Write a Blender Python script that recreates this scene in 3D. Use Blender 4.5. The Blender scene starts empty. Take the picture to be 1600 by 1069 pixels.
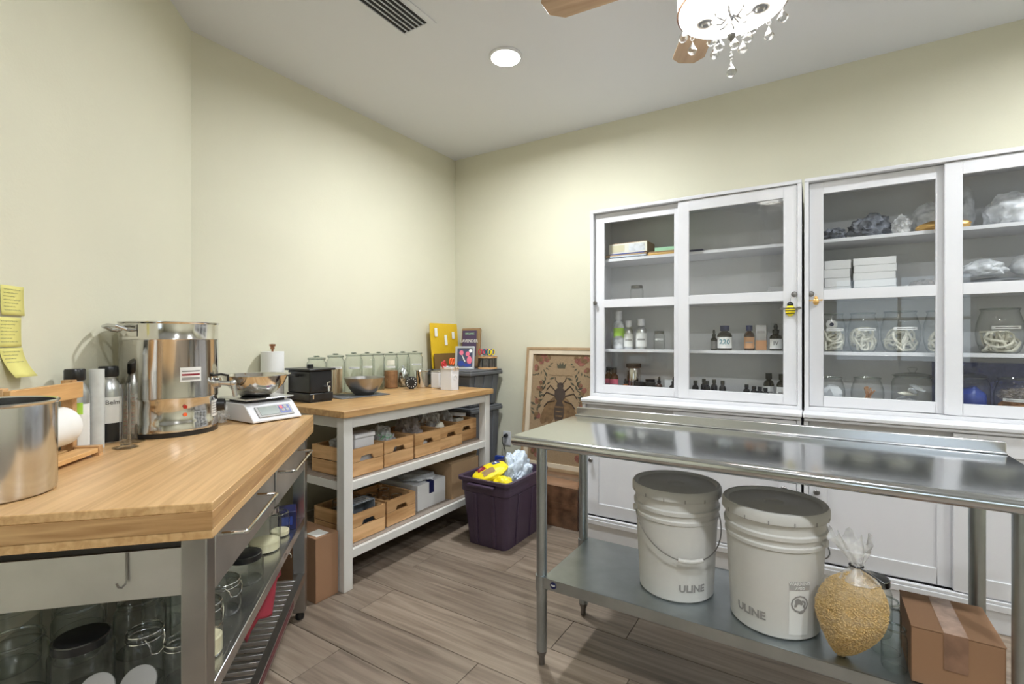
import bpy, bmesh, math, random
from mathutils import Vector, Matrix, noise
R = math.radians
rnd = random.Random(11)
sc = bpy.context.scene
COL = sc.collection
# ---------------------------------------------------------------- camera, world, lights, exposure
cam_d = bpy.data.cameras.new('camera'); cam = bpy.data.objects.new('camera', cam_d); COL.objects.link(cam)
cam.location = (0, 0, 1.269); cam.rotation_euler = (R(90), 0, R(32.12))
cam_d.sensor_width = 36; cam_d.lens = 757 * 36 / 1600; cam_d.shift_y = -4.9 / 1600
cam_d.clip_start = 0.02; sc.camera = cam
w = bpy.data.worlds.new('world'); sc.world = w; w.use_nodes = True
w.node_tree.nodes['Background'].inputs[0].default_value = (.80, .90, 1, 1)
w.node_tree.nodes['Background'].inputs[1].default_value = 2.0
sc.view_settings.view_transform = 'Standard'; sc.view_settings.look = 'None'
sc.view_settings.gamma = 1; sc.view_settings.use_curve_mapping = False
sc.view_settings.exposure = 0.20
try: sc.cycles.transparent_max_bounces = 40
except Exception: pass
RECESS_W, FAN_W = 25, 42
# ---------------------------------------------------------------- room numbers (metres)
XL, YR, ZC, VW = -2.74, 3.405, 2.865, -1.06     # left wall, cabinet wall, ceiling, angled wall
S2 = math.sqrt(.5)
def UV(u, v): return (-u * S2 + v * S2, u * S2 + v * S2)
# ---------------------------------------------------------------- materials
MATS = {}
def nt(name):
    m = bpy.data.materials.new(name); m.use_nodes = True; t = m.node_tree; t.nodes.clear()
    o = t.nodes.new('ShaderNodeOutputMaterial'); MATS[name] = m
    return m, t, o
def link(t, a, b): t.links.new(a, b)
def M(name, col, rough=.5, metal=0, var=0, scale=8, bump=0, bscale=60, stretch=(1, 1, 1), rand=0, trans=0, coat=0, sss=0, emit=0):
    m, t, o = nt(name)
    b = t.nodes.new('ShaderNodeBsdfPrincipled'); link(t, b.outputs[0], o.inputs[0])
    b.inputs['Base Color'].default_value = (*col, 1); b.inputs['Roughness'].default_value = rough
    b.inputs['Metallic'].default_value = metal; b.inputs['Coat Weight'].default_value = coat
    b.inputs['Transmission Weight'].default_value = trans
    if emit:
        b.inputs['Emission Color'].default_value = (*col, 1); b.inputs['Emission Strength'].default_value = emit
    if var or bump or rand:
        tc = t.nodes.new('ShaderNodeTexCoord'); mp = t.nodes.new('ShaderNodeMapping')
        mp.inputs['Scale'].default_value = stretch; link(t, tc.outputs['Object'], mp.inputs[0])
        oi = t.nodes.new('ShaderNodeObjectInfo')
        ad = t.nodes.new('ShaderNodeVectorMath'); ad.operation = 'MULTIPLY_ADD'
        ad.inputs[1].default_value = (0, 0, 0)
        link(t, mp.outputs[0], ad.inputs[0])
        sp = t.nodes.new('ShaderNodeMath'); sp.operation = 'MULTIPLY'; sp.inputs[1].default_value = 37 if rand else 0
        link(t, oi.outputs['Random'], sp.inputs[0]); ad.inputs[1].default_value = (1, 1, 1)
        link(t, sp.outputs[0], ad.inputs[2])
    if var or rand:
        n = t.nodes.new('ShaderNodeTexNoise'); n.inputs['Scale'].default_value = scale; n.inputs['Detail'].default_value = 6
        link(t, ad.outputs[0], n.inputs['Vector'])
        cr = t.nodes.new('ShaderNodeValToRGB')
        cr.color_ramp.elements[0].position = .3; cr.color_ramp.elements[1].position = .7
        cr.color_ramp.elements[0].color = (*[c * (1 - var) for c in col], 1)
        cr.color_ramp.elements[1].color = (*[min(1, c * (1 + var)) for c in col], 1)
        link(t, n.outputs['Fac'], cr.inputs[0]); src = cr.outputs[0]
        if rand:
            hs = t.nodes.new('ShaderNodeHueSaturation'); mr = t.nodes.new('ShaderNodeMapRange')
            mr.inputs['To Min'].default_value = 1 - rand; mr.inputs['To Max'].default_value = 1 + rand
            link(t, oi.outputs['Random'], mr.inputs[0]); link(t, mr.outputs[0], hs.inputs['Value'])
            link(t, src, hs.inputs['Color']); src = hs.outputs[0]
        link(t, src, b.inputs['Base Color'])
    if bump:
        n2 = t.nodes.new('ShaderNodeTexNoise'); n2.inputs['Scale'].default_value = bscale; n2.inputs['Detail'].default_value = 4
        link(t, ad.outputs[0], n2.inputs['Vector'])
        bp = t.nodes.new('ShaderNodeBump'); bp.inputs['Strength'].default_value = bump; bp.inputs['Distance'].default_value = .01
        link(t, n2.outputs['Fac'], bp.inputs['Height']); link(t, bp.outputs[0], b.inputs['Normal'])
    return m
def glass(name, tint=(.985, .99, .987), ior=1.5, rough=.02, edge=None, power=5):
    """thin clear glass: Schlick reflection, same on both faces; edge = tint of the long way through the wall"""
    m, t, o = nt(name)
    lw = t.nodes.new('ShaderNodeLayerWeight'); lw.inputs[0].default_value = .5
    def pwr(e):
        n = t.nodes.new('ShaderNodeMath'); n.operation = 'POWER'; n.inputs[1].default_value = e; link(t, lw.outputs['Facing'], n.inputs[0]); return n
    f0 = ((ior - 1) / (ior + 1)) ** 2
    f = t.nodes.new('ShaderNodeMath'); f.operation = 'MULTIPLY_ADD'; f.inputs[1].default_value = 1 - f0; f.inputs[2].default_value = f0; link(t, pwr(power).outputs[0], f.inputs[0])
    a = t.nodes.new('ShaderNodeBsdfTransparent'); a.inputs[0].default_value = (*tint, 1)
    if edge:
        mx = t.nodes.new('ShaderNodeMix'); mx.data_type = 'RGBA'; mx.inputs[6].default_value = (*tint, 1); mx.inputs[7].default_value = (*edge, 1)
        link(t, pwr(4).outputs[0], mx.inputs[0]); link(t, mx.outputs[2], a.inputs[0])
    g = t.nodes.new('ShaderNodeBsdfGlossy'); g.inputs['Roughness'].default_value = rough
    x = t.nodes.new('ShaderNodeMixShader'); link(t, f.outputs[0], x.inputs[0]); link(t, a.outputs[0], x.inputs[1]); link(t, g.outputs[0], x.inputs[2])
    link(t, x.outputs[0], o.inputs[0]); return m
def film(name, col=(.9, .9, .9), clear=.6, rough=.25, var=.25, scale=18):
    """clear or milky plastic film: part see-through, part glossy white"""
    m, t, o = nt(name)
    a = t.nodes.new('ShaderNodeBsdfTransparent')
    b = t.nodes.new('ShaderNodeBsdfPrincipled'); b.inputs['Base Color'].default_value = (*col, 1); b.inputs['Roughness'].default_value = rough
    n = t.nodes.new('ShaderNodeTexNoise'); n.inputs['Scale'].default_value = scale
    tc = t.nodes.new('ShaderNodeTexCoord'); link(t, tc.outputs['Object'], n.inputs['Vector'])
    mr = t.nodes.new('ShaderNodeMapRange'); mr.inputs['From Min'].default_value = .35; mr.inputs['From Max'].default_value = .65
    mr.inputs['To Min'].default_value = max(0, 1 - clear - var); mr.inputs['To Max'].default_value = min(1, 1 - clear + var)
    link(t, n.outputs['Fac'], mr.inputs[0])
    x = t.nodes.new('ShaderNodeMixShader'); link(t, mr.outputs[0], x.inputs[0]); link(t, a.outputs[0], x.inputs[1]); link(t, b.outputs[0], x.inputs[2])
    link(t, x.outputs[0], o.inputs[0]); return m
def woodmat(name, c1, c2, axis=0, freq=30, rough=.45, rand=.08, bump=.1, thin=14):
    """straight grain running along one local axis"""
    m, t, o = nt(name)
    b = t.nodes.new('ShaderNodeBsdfPrincipled'); link(t, b.outputs[0], o.inputs[0]); b.inputs['Roughness'].default_value = rough
    tc = t.nodes.new('ShaderNodeTexCoord'); mp = t.nodes.new('ShaderNodeMapping')
    s = [freq, freq, freq]; s[axis] = freq / thin; mp.inputs['Scale'].default_value = s
    oi = t.nodes.new('ShaderNodeObjectInfo'); mu = t.nodes.new('ShaderNodeMath'); mu.operation = 'MULTIPLY'; mu.inputs[1].default_value = 9
    link(t, oi.outputs['Random'], mu.inputs[0]); link(t, mu.outputs[0], mp.inputs['Location'])
    link(t, tc.outputs['Object'], mp.inputs[0])
    n = t.nodes.new('ShaderNodeTexNoise'); n.inputs['Scale'].default_value = 1; n.inputs['Detail'].default_value = 5; n.inputs['Distortion'].default_value = .6
    link(t, mp.outputs[0], n.inputs['Vector'])
    cr = t.nodes.new('ShaderNodeValToRGB'); cr.color_ramp.elements[0].position = .32; cr.color_ramp.elements[1].position = .68
    cr.color_ramp.elements[0].color = (*c1, 1); cr.color_ramp.elements[1].color = (*c2, 1)
    link(t, n.outputs['Fac'], cr.inputs[0])
    hs = t.nodes.new('ShaderNodeHueSaturation'); mr = t.nodes.new('ShaderNodeMapRange')
    mr.inputs['To Min'].default_value = 1 - rand; mr.inputs['To Max'].default_value = 1 + rand
    link(t, oi.outputs['Random'], mr.inputs[0]); link(t, mr.outputs[0], hs.inputs['Value']); link(t, cr.outputs[0], hs.inputs['Color'])
    link(t, hs.outputs[0], b.inputs['Base Color'])
    bp = t.nodes.new('ShaderNodeBump'); bp.inputs['Strength'].default_value = bump; bp.inputs['Distance'].default_value = .003
    link(t, n.outputs['Fac'], bp.inputs['Height']); link(t, bp.outputs[0], b.inputs['Normal'])
    return m
M('wall', (.70, .68, .54), .85, bump=.06, bscale=90, var=.015, scale=3)
M('ceil', (.76, .77, .80), .9, bump=.05, bscale=120)
M('white', (.72, .72, .745), .38)
M('white_matte', (.72, .72, .72), .7)
M('offwhite', (.68, .665, .63), .45)
M('subfloor', (.09, .075, .06), .9)
woodmat('plank', (.165, .122, .090), (.325, .258, .198), 0, 34, .42, .13, .12, 16)
woodmat('bamboo', (.50, .285, .115), (.69, .445, .215), 1, 60, .34, 0, .04, 26)
woodmat('bamboo_edge', (.38, .20, .075), (.60, .36, .16), 1, 60, .4, 0, .04, 18)
woodmat('bamboo_end', (.38, .20, .075), (.60, .37, .17), 0, 60, .4, .05, .04, 18)
woodmat('oak', (.37, .20, .075), (.60, .375, .165), 1, 34, .36, 0, .06, 12)
woodmat('pine', (.46, .24, .09), (.74, .46, .23), 1, 30, .55, .10, .1, 12)
woodmat('pine_x', (.46, .24, .09), (.74, .46, .23), 0, 30, .55, .10, .1, 12)
woodmat('pine_u', (.55, .30, .11), (.72, .44, .19), 1, 40, .5, .06, .08, 14)
woodmat('blade', (.44, .30, .19), (.58, .42, .28), 0, 30, .5, .04, .04, 12)
M('shelf_grey', (.30, .25, .21), .6, var=.1, scale=20)
M('steel', (.62, .62, .63), .24, 1, bump=.03, bscale=8, stretch=(1, 40, 40))
M('steel_top', (.58, .60, .62), .13, 1, bump=.02, bscale=6, stretch=(1, 40, 40))
M('pot_steel', (.66, .66, .66), .17, 1)
M('steel_shiny', (.66, .64, .61), .11, 1)
M('steel_dark', (.40, .39, .38), .3, 1, var=.15, scale=6)
M('steel_panel', (.56, .55, .54), .38, 1, var=.12, scale=5)
M('galv', (.42, .46, .48), .34, 1, var=.10, scale=10)
M('chrome', (.75, .75, .75), .08, 1)
M('pewter', (.22, .21, .20), .35, .9)
M('black', (.012, .012, .013), .3)
M('black_matte', (.02, .02, .022), .65)
M('grey_plastic', (.11, .115, .125), .5, bump=.04)
M('grey_tray', (.22, .25, .28), .5)
M('purple', (.062, .038, .070), .42, bump=.05, bscale=200)
M('purple_in', (.016, .012, .02), .6)
M('card', (.30, .165, .09), .75, var=.05, scale=4)
M('card_lite', (.45, .30, .17), .75, var=.06, scale=5)
M('card_dark', (.15, .075, .04), .30, var=.45, scale=16, coat=.6, bump=.25, bscale=14)
M('tape', (.25, .14, .09), .18, var=.25, scale=22)
M('tape_lite', (.46, .30, .22), .2, var=.25, scale=30)
M('bucket', (.64, .63, .605), .42, var=.02, scale=5)
M('bucket_lid', (.57, .56, .535), .5, var=.05, scale=6)
M('ink', (.16, .155, .15), .6)
M('ink_soft', (.30, .29, .28), .6)
M('label', (.82, .82, .80), .6)
M('label_grey', (.42, .41, .40), .6)
M('paper', (.86, .86, .85), .8)
M('note', (.80, .74, .24), .7)
M('yellow_env', (.72, .46, .015), .5, bump=.25, bscale=70)
M('kraft', (.30, .19, .09), .75)
M('brown_env', (.20, .11, .03), .7)
M('yellow', (.85, .68, .01), .35)
M('blue', (.02, .05, .28), .4)
M('navy', (.008, .012, .075), .4)
M('teal', (.0, .17, .24), .35)
M('cloth_red', (.27, .018, .035), .7)
M('reflection_red', (.10, .012, .022), .35)
M('red', (.55, .02, .03), .4)
M('pink', (.75, .16, .24), .4)
M('orange', (.95, .14, .03), .4)
M('dark_red', (.26, .015, .03), .45)
M('green', (.38, .66, .06), .4)
M('mint', (.36, .66, .42), .5)
M('violet', (.09, .06, .13), .5)
M('amber', (.045, .014, .006), .12)
M('amber_orange', (.30, .09, .015), .15)  # brighter, more orange tone of amber
M('dkglass', (.015, .012, .011), .08)
M('cream', (.66, .60, .40), .6)
M('soap', (.80, .77, .66), .6, bump=.2)
M('cotton', (.80, .82, .86), .9, bump=.3, bscale=40)
M('stick', (.62, .33, .17), .7)
M('stick_pale', (.66, .48, .30), .7)
M('brownbit', (.34, .16, .07), .7, var=.3, scale=30)
M('wax', (.50, .335, .13), .5, var=.22, scale=120)
M('wax_grain', (.60, .42, .19), .4, rand=.05, var=.25, scale=160)
M('copper', (.40, .20, .12), .25, 1)
M('lcd', (.20, .23, .20), .2)
M('burlap', (.31, .215, .125), .9, var=.1, scale=120, bump=.1, bscale=300)
M('art_dark', (.06, .04, .03), .8)
M('art_wing', (.17, .10, .045), .8, var=.3, scale=30)
M('art_leaf', (.07, .065, .04), .8)
M('art_rose', (.24, .09, .065), .8, var=.35, scale=40)
M('wood_trim', (.40, .27, .15), .6, var=.15, scale=14)
M('cream_wood', (.68, .58, .44), .6, var=.06, scale=8)
M('gold', (.72, .45, .16), .35, .7)
M('crystal_metal', (.55, .55, .57), .12, 1)
M('frame_silver', (.55, .56, .58), .3, .6)
M('photo_dark', (.06, .07, .12), .3)
M('lens_off', (.5, .02, .01), .2)
M('bag_blue', (.60, .68, .78), .35, bump=.3, bscale=12)
M('bag_white', (.74, .76, .79), .35, bump=.3, bscale=14)
M('grey_cloth', (.16, .17, .20), .6, var=.5, scale=30, bump=.4, bscale=30)
M('vent_dark', (.03, .03, .03), .7)
M('silver_foil', (.7, .7, .72), .2, 1)
M('bottle_alu', (.60, .61, .62), .28, 1)
M('bulb', (1, .97, .92), .5, emit=9)
M('downlight', (1, .985, .96), .5, emit=14)
glass('glass', (.985, .99, .988), 1.45, .03, (.22, .27, .25), 4.5); glass('jar_tall', (.925, .95, .935), 1.5, .03, (.20, .27, .23), 3.5); glass('rim_glass', (.80, .84, .82), 2.3, .05, (.35, .40, .38), 2.5); glass('pane', (.985, .99, .99), 1.5, .0); glass('jar_green', (.965, .98, .97), 1.45, .03, (.15, .24, .19), 4.5); glass('glass_lab', (.95, .965, .965), 1.9, .03, (.25, .28, .28), 2.5)
glass('added_window_pane', (.96, .98, .98), 1.4, 0)
glass('crystal', (.95, .955, .97), 2.4, 0, (.5, .5, .52), 2)
film('film'); film('film_milky', (.82, .84, .87), .42, .3, .25); film('film_dark', (.45, .40, .38), .45, .25, .3)
film('film_blue', (.16, .18, .42), .55, .3, .1); film('tube_plastic', (.80, .82, .80), .35, .35, .08)
film('caddy_acrylic', (.1, .09, .08), .4, .15, .1)
def shade_mat():
    m, t, o = nt('shade')
    a = t.nodes.new('ShaderNodeBsdfTranslucent'); a.inputs[0].default_value = (.92, .88, .82, 1)
    b = t.nodes.new('ShaderNodeBsdfDiffuse'); b.inputs[0].default_value = (.9, .88, .84, 1)
    x = t.nodes.new('ShaderNodeMixShader'); x.inputs[0].default_value = .3
    link(t, a.outputs[0], x.inputs[1]); link(t, b.outputs[0], x.inputs[2]); link(t, x.outputs[0], o.inputs[0])
shade_mat()
# ---------------------------------------------------------------- mesh helpers
class MB:
    def __init__(s): s.v, s.f = [], []
    def add(s, vs, fs):
        n = len(s.v); s.v += [tuple(v) for v in vs]; s.f += [tuple(i + n for i in f) for f in fs]; return s
    def box(s, x0, x1, y0, y1, z0, z1):
        x0, x1 = min(x0, x1), max(x0, x1); y0, y1 = min(y0, y1), max(y0, y1); z0, z1 = min(z0, z1), max(z0, z1)
        return s.add([(x0, y0, z0), (x1, y0, z0), (x1, y1, z0), (x0, y1, z0), (x0, y0, z1), (x1, y0, z1), (x1, y1, z1), (x0, y1, z1)],
                     [(0, 3, 2, 1), (4, 5, 6, 7), (0, 1, 5, 4), (1, 2, 6, 5), (2, 3, 7, 6), (3, 0, 4, 7)])
    def taper(s, b, t, z0, z1):
        """frustum: b and t are (x0,x1,y0,y1)"""
        return s.add([(b[0], b[2], z0), (b[1], b[2], z0), (b[1], b[3], z0), (b[0], b[3], z0), (t[0], t[2], z1), (t[1], t[2], z1), (t[1], t[3], z1), (t[0], t[3], z1)],
                     [(0, 3, 2, 1), (4, 5, 6, 7), (0, 1, 5, 4), (1, 2, 6, 5), (2, 3, 7, 6), (3, 0, 4, 7)])
    def lathe(s, prof, n=24, c=(0, 0, 0), a0=0, a1=None):
        full = a1 is None; k = n if full else n + 1; vs, fs = [], []
        for r, z in prof:
            for i in range(k):
                a = a0 + (2 * math.pi if full else a1 - a0) * i / n
                vs.append((c[0] + r * math.cos(a), c[1] + r * math.sin(a), c[2] + z))
        for j in range(len(prof) - 1):
            for i in range(n):
                i2 = (i + 1) % k if full else i + 1
                fs.append((j * k + i, j * k + i2, (j + 1) * k + i2, (j + 1) * k + i))
        if full:
            if prof[0][0] > 1e-5: fs.append(tuple(reversed(range(k)))) if s.capb else None
            if prof[-1][0] > 1e-5 and s.capt: fs.append(tuple((len(prof) - 1) * k + i for i in range(k)))
        return s.add(vs, fs)
    capb = True; capt = True
    def cyl(s, p0, p1, r0, r1=None, n=14):
        r1 = r0 if r1 is None else r1; p0, p1 = Vector(p0), Vector(p1); d = (p1 - p0).normalized()
        a = d.orthogonal().normalized(); b = d.cross(a); vs = []
        for p, r in ((p0, r0), (p1, r1)):
            for i in range(n):
                t = 2 * math.pi * i / n; vs.append(p + (a * math.cos(t) + b * math.sin(t)) * r)
        fs = [(i, (i + 1) % n, n + (i + 1) % n, n + i) for i in range(n)] + [tuple(reversed(range(n))), tuple(range(n, 2 * n))]
        return s.add(vs, fs)
    def tube(s, pts, r, n=8, closed=False):
        P = [Vector(p) for p in pts]; m = len(P); vs, fs = [], []; ref = None
        for k in range(m):
            d = (P[(k + 1) % m] - P[k - 1]) if closed else (P[min(k + 1, m - 1)] - P[max(k - 1, 0)])
            d = d.normalized() if d.length > 1e-9 else Vector((0, 0, 1))
            if ref is None: ref = d.orthogonal().normalized()
            a = (ref - d * ref.dot(d)); a = a.normalized() if a.length > 1e-6 else d.orthogonal().normalized(); ref = a; b = d.cross(a)
            for i in range(n):
                t = 2 * math.pi * i / n; vs.append(P[k] + (a * math.cos(t) + b * math.sin(t)) * r)
        for k in range(m if closed else m - 1):
            k2 = (k + 1) % m
            for i in range(n): fs.append((k * n + i, k * n + (i + 1) % n, k2 * n + (i + 1) % n, k2 * n + i))
        if not closed: fs += [tuple(reversed(range(n))), tuple((m - 1) * n + i for i in range(n))]
        return s.add(vs, fs)
    def prism(s, pts, h0, h1, ax='z'):
        """closed 2-D outline extruded along an axis"""
        n = len(pts)
        def q(a, b, h): return {'z': (a, b, h), 'y': (a, h, b), 'x': (h, a, b)}[ax]
        vs = [q(a, b, h0) for a, b in pts] + [q(a, b, h1) for a, b in pts]
        return s.add(vs, [tuple(reversed(range(n))), tuple(range(n, 2 * n))] + [(i, (i + 1) % n, n + (i + 1) % n, n + i) for i in range(n)])
    def ball(s, c, r, nu=12, nv=8, sx=1, sy=1, sz=1):
        k = len(s.v); pr = [(math.sin(math.pi * j / nv), -math.cos(math.pi * j / nv)) for j in range(nv + 1)]
        pr[0] = (0.0, -1.0); pr[-1] = (0.0, 1.0)
        s.lathe([(a * r, b * r) for a, b in pr], nu)
        for i in range(k, len(s.v)): x, y, z = s.v[i]; s.v[i] = (c[0] + x * sx, c[1] + y * sy, c[2] + z * sz)
        return s
    def xf(s, m, start=0):
        for i in range(start, len(s.v)): s.v[i] = tuple(m @ Vector(s.v[i]))
        return s
    def build(s, name, mat, parent=None, bevel=0, flat=False, loc=None, rot=None, seg=2, ang=35):
        me = bpy.data.meshes.new(name); me.from_pydata(s.v, [], s.f); me.validate()
        bm = bmesh.new(); bm.from_mesh(me); bmesh.ops.remove_doubles(bm, verts=bm.verts, dist=1e-6)
        bmesh.ops.recalc_face_normals(bm, faces=bm.faces); bm.to_mesh(me); bm.free()
        me.materials.append(MATS[mat])
        if not flat:
            me.shade_smooth(); me.set_sharp_from_angle(angle=R(ang))
        o = bpy.data.objects.new(name, me); COL.objects.link(o)
        if parent: o.parent = parent
        if loc: o.location = loc
        if rot: o.rotation_euler = rot
        if bevel:
            b = o.modifiers.new('bevel', 'BEVEL'); b.width = bevel; b.segments = seg; b.limit_method = 'ANGLE'; b.angle_limit = R(40)
        return o
def tag(o, label, cat, group=None):
    o['label'] = label; o['category'] = cat
    if group: o['group'] = group
    return o
def thing(name, label, cat, loc=(0, 0, 0), rz=0, group=None):
    o = bpy.data.objects.new(name, None); COL.objects.link(o); o.location = loc; o.rotation_euler = (0, 0, rz)
    o.empty_display_size = .05; return tag(o, label, cat, group)
def struct(o): o['kind'] = 'structure'; return o
def B(x0, x1, y0, y1, z0, z1): return MB().box(x0, x1, y0, y1, z0, z1)
def L(prof, n=24, c=(0, 0, 0)): return MB().lathe(prof, n, c)
def facing(x, y): return math.atan2(-y, -x)          # direction from a spot towards the middle of the room
def text_mb(txt, size, thick=.0006, bold=.012):
    cu = bpy.data.curves.new('txt', 'FONT'); cu.body = txt; cu.size = size; cu.align_x = 'CENTER'; cu.align_y = 'CENTER'; cu.extrude = thick; cu.resolution_u = 2; cu.offset = size * bold
    o = bpy.data.objects.new('txt', cu); COL.objects.link(o); bpy.context.view_layer.update()
    me = bpy.data.meshes.new_from_object(o.evaluated_get(bpy.context.evaluated_depsgraph_get()))
    mb = MB(); mb.add([v.co[:] for v in me.vertices], [p.vertices[:] for p in me.polygons])
    bpy.data.objects.remove(o); bpy.data.curves.remove(cu); bpy.data.meshes.remove(me); return mb
def wrap(mb, r, z, ang, cone=0):
    """bend a flat xy mesh round a vertical cylinder; text reads from outside"""
    for i, (x, y, t) in enumerate(mb.v):
        rr = r + cone * y + t; a = ang + x / r; mb.v[i] = (rr * math.cos(a), rr * math.sin(a), z + y)
    return mb
def band(r, z0, z1, a0, a1, n=10, th=.0008):
    return MB().lathe([(r, z0), (r + th, z0), (r + th, z1), (r, z1), (r, z0)], n, (0, 0, 0), a0, a1)
def crumple(sx, sy, sz, seed=0, amp=.25, freq=3, sub=3, flat=True):
    """lumpy closed sheet of plastic or cloth, resting on z=0"""
    bm = bmesh.new(); bmesh.ops.create_icosphere(bm, subdivisions=sub, radius=1)
    off = Vector((seed * 3.7, seed * 1.3, seed * 7.1)); mb = MB()
    for v in bm.verts:
        d = v.co.normalized(); k = 1 + amp * noise.noise(d * freq + off) + amp * .55 * abs(noise.noise(d * freq * 2.6 + off))
        p = d * k; p.z = max(p.z, -.75) if flat else p.z
        v.co = (p.x * sx, p.y * sy, p.z * sz)
    zmin = min(v.co.z for v in bm.verts); bm.verts.ensure_lookup_table()
    mb.add([(v.co.x, v.co.y, v.co.z - zmin) for v in bm.verts], [tuple(v.index for v in f.verts) for f in bm.faces]); bm.free(); return mb
def dup(root, loc, rz, label, group=None):
    r = root.copy(); COL.objects.link(r); r.location = loc; r.rotation_euler = (0, 0, rz); r['label'] = label
    if group: r['group'] = group
    for ch in list(root.children):
        c = ch.copy(); COL.objects.link(c); c.parent = r
        for g in list(ch.children):
            d = g.copy(); COL.objects.link(d); d.parent = c
    return r
# ================================================================ the room
YB, XR = -2.6, 2.6
cx, cy = XL, VW / S2 - XL                     # where left wall meets the angled wall
ex, ey = UV(-.2, VW)                          # near end of the angled wall
def wallseg(name, a, b, th=.1, z0=0, z1=ZC, mat='wall'):
    """upright slab; its room face runs from a to b, thickness goes to the left-hand side of a->b"""
    ax, ay = a; bx, by = b; l = math.hypot(bx - ax, by - ay); nx, ny = -(by - ay) / l * th, (bx - ax) / l * th
    mb = MB().prism([(ax, ay), (bx, by), (bx + nx, by + ny), (ax + nx, ay + ny)], z0, z1)
    return struct(mb.build(name, mat, flat=True))
wallseg('wall_right', (XL, YR), (XR, YR))
wallseg('wall_left', (cx, cy), (XL, YR))
wallseg('wall_angled', (ex, ey), (cx, cy))
wallseg('wall_near', (ex, YB), (ex, ey))
wallseg('wall_far', (XR, YR), (XR, YB))
wx0, wx1, wz0, wz1 = .2, 1.8, .9, 2.2
wb = MB()
for q in ((ex, wx0, 0, ZC), (wx1, XR, 0, ZC), (wx0, wx1, 0, wz0), (wx0, wx1, wz1, ZC)): wb.box(q[0], q[1], YB - .1, YB, q[2], q[3])
struct(wb.build('wall_back', 'wall', flat=True))
wf = MB()
for q in ((wx0, wx0 + .06, wz0, wz1), (wx1 - .06, wx1, wz0, wz1), (wx0, wx1, wz0, wz0 + .06), (wx0, wx1, wz1 - .06, wz1), (.98, 1.02, wz0, wz1), (wx0, wx1, 1.53, 1.57)):
    wf.box(q[0], q[1], YB - .07, YB - .03, q[2], q[3])
win = struct(wf.build('added_window', 'white')); win_p = B(wx0 + .05, wx1 - .05, YB - .052, YB - .048, wz0 + .05, wz1 - .05).build('pane', 'added_window_pane', win)  # window added on the unseen back wall for daylight and reflections
struct(MB().box(XL, XR, YB, YR, ZC, ZC + .1).build('ceiling', 'ceil', flat=True))
fl = struct(MB().box(XL, XR, YB, YR, -.06, -.008).build('floor', 'subfloor', flat=True))
def xleft(y): return XL if y > cy else (XL + (cy - y) if y > ey else ex)
PW = .227; y0r = 1.763 - PW * 20; k = 0
joint = {20: -.922, 21: -.682}
for row in range(0, 28):
    ya, yb = y0r + PW * row, y0r + PW * (row + 1)
    if yb < YB or ya > YR: continue
    ya, yb = max(ya, YB), min(yb, YR); la, lb = xleft(ya), xleft(yb)
    j = joint.get(row, -.9 + ((row * 0.53) % 1.22)); cuts = []
    while j > min(la, lb) + .12: j -= 1.22
    j += 1.22
    while j < XR - .12:
        if j > max(la, lb) + .12: cuts.append(j)
        j += 1.22
    lft = (la, lb)
    for c in cuts + [XR]:
        g = .0011
        MB().prism([(lft[0] + g, ya + g), (c - g, ya + g), (c - g, yb - g), (lft[1] + g, yb - g)], -.008, 0).build('plank', 'plank', fl, bevel=.0012, seg=1)
        lft = (c, c)
def skirt(name, a, b):
    ax, ay = a; bx, by = b; l = math.hypot(bx - ax, by - ay); nx, ny = (by - ay) / l * .014, -(bx - ax) / l * .014
    return struct(MB().prism([(ax, ay), (ax + nx, ay + ny), (bx + nx, by + ny), (bx, by)], 0, .1).build(name, 'white', bevel=.004))
skirt('baseboard_right', (XL, YR), (XR, YR)); skirt('baseboard_left', (cx, cy), (XL, YR)); skirt('baseboard_angled', (ex, ey), (cx, cy))
# ---- recessed ceiling lights (one real and in view, the other three added unseen as fill)
def downlight(x, y, label, k=1.0):
    t = thing('ceiling_light', label, 'light', (x, y, ZC), 0, 'recessed ceiling lights')
    MB().lathe([(.078, 0), (.095, 0), (.095, -.006), (.082, -.012), (.078, -.004), (.078, 0)], 36).build('trim_ring', 'white', t)
    L([(0, -.005), (.078, -.005)], 36).build('lens', 'downlight', t)
    ld = bpy.data.lights.new('downlight_lamp', 'AREA'); ld.shape = 'DISK'; ld.size = .15; ld.energy = RECESS_W * k; ld.color = (.91, .96, 1); ld.spread = R(170)
    lo = bpy.data.objects.new('downlight_lamp', ld); COL.objects.link(lo); lo.parent = t; lo.location = (0, 0, -.016)
downlight(-1.486, 2.299, 'round recessed ceiling light glowing white beside the vent', 1.35)
downlight(1.25, 2.3, 'added fill light shaped as a recessed ceiling light over the right-hand cabinet end, outside the view')
downlight(.1, .35, 'added fill light shaped as a recessed ceiling light above the viewer, outside the view', .9)
downlight(1.5, .35, 'added fill light shaped as a recessed ceiling light to the right of the viewer, outside the view', .9)
# ---- ceiling vent
vt = thing('ceiling_vent', 'grey louvred air vent in the ceiling with dark slots', 'vent', (-1.735, 1.56, ZC))
vm = MB()
vw, vl = .165, .56
for q in ((-vw / 2 - .03, -vw / 2, -vl / 2 - .03, vl / 2 + .03), (vw / 2, vw / 2 + .03, -vl / 2 - .03, vl / 2 + .03), (-vw / 2, vw / 2, -vl / 2 - .03, -vl / 2), (-vw / 2, vw / 2, vl / 2, vl / 2 + .03)):
    vm.box(q[0], q[1], q[2], q[3], -.006, 0)
vm.build('frame', 'ceil', vt, bevel=.002)
B(-vw / 2, vw / 2, -vl / 2, vl / 2, -.0015, 0).build('backing', 'vent_dark', vt)
for i in range(7):
    x = -vw / 2 + vw * i / 6
    MB().box(-.0018, .0018, -vl / 2, vl / 2, -.003, .003).build('slat', 'ceil', vt, loc=(x, 0, -.0065))
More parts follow.
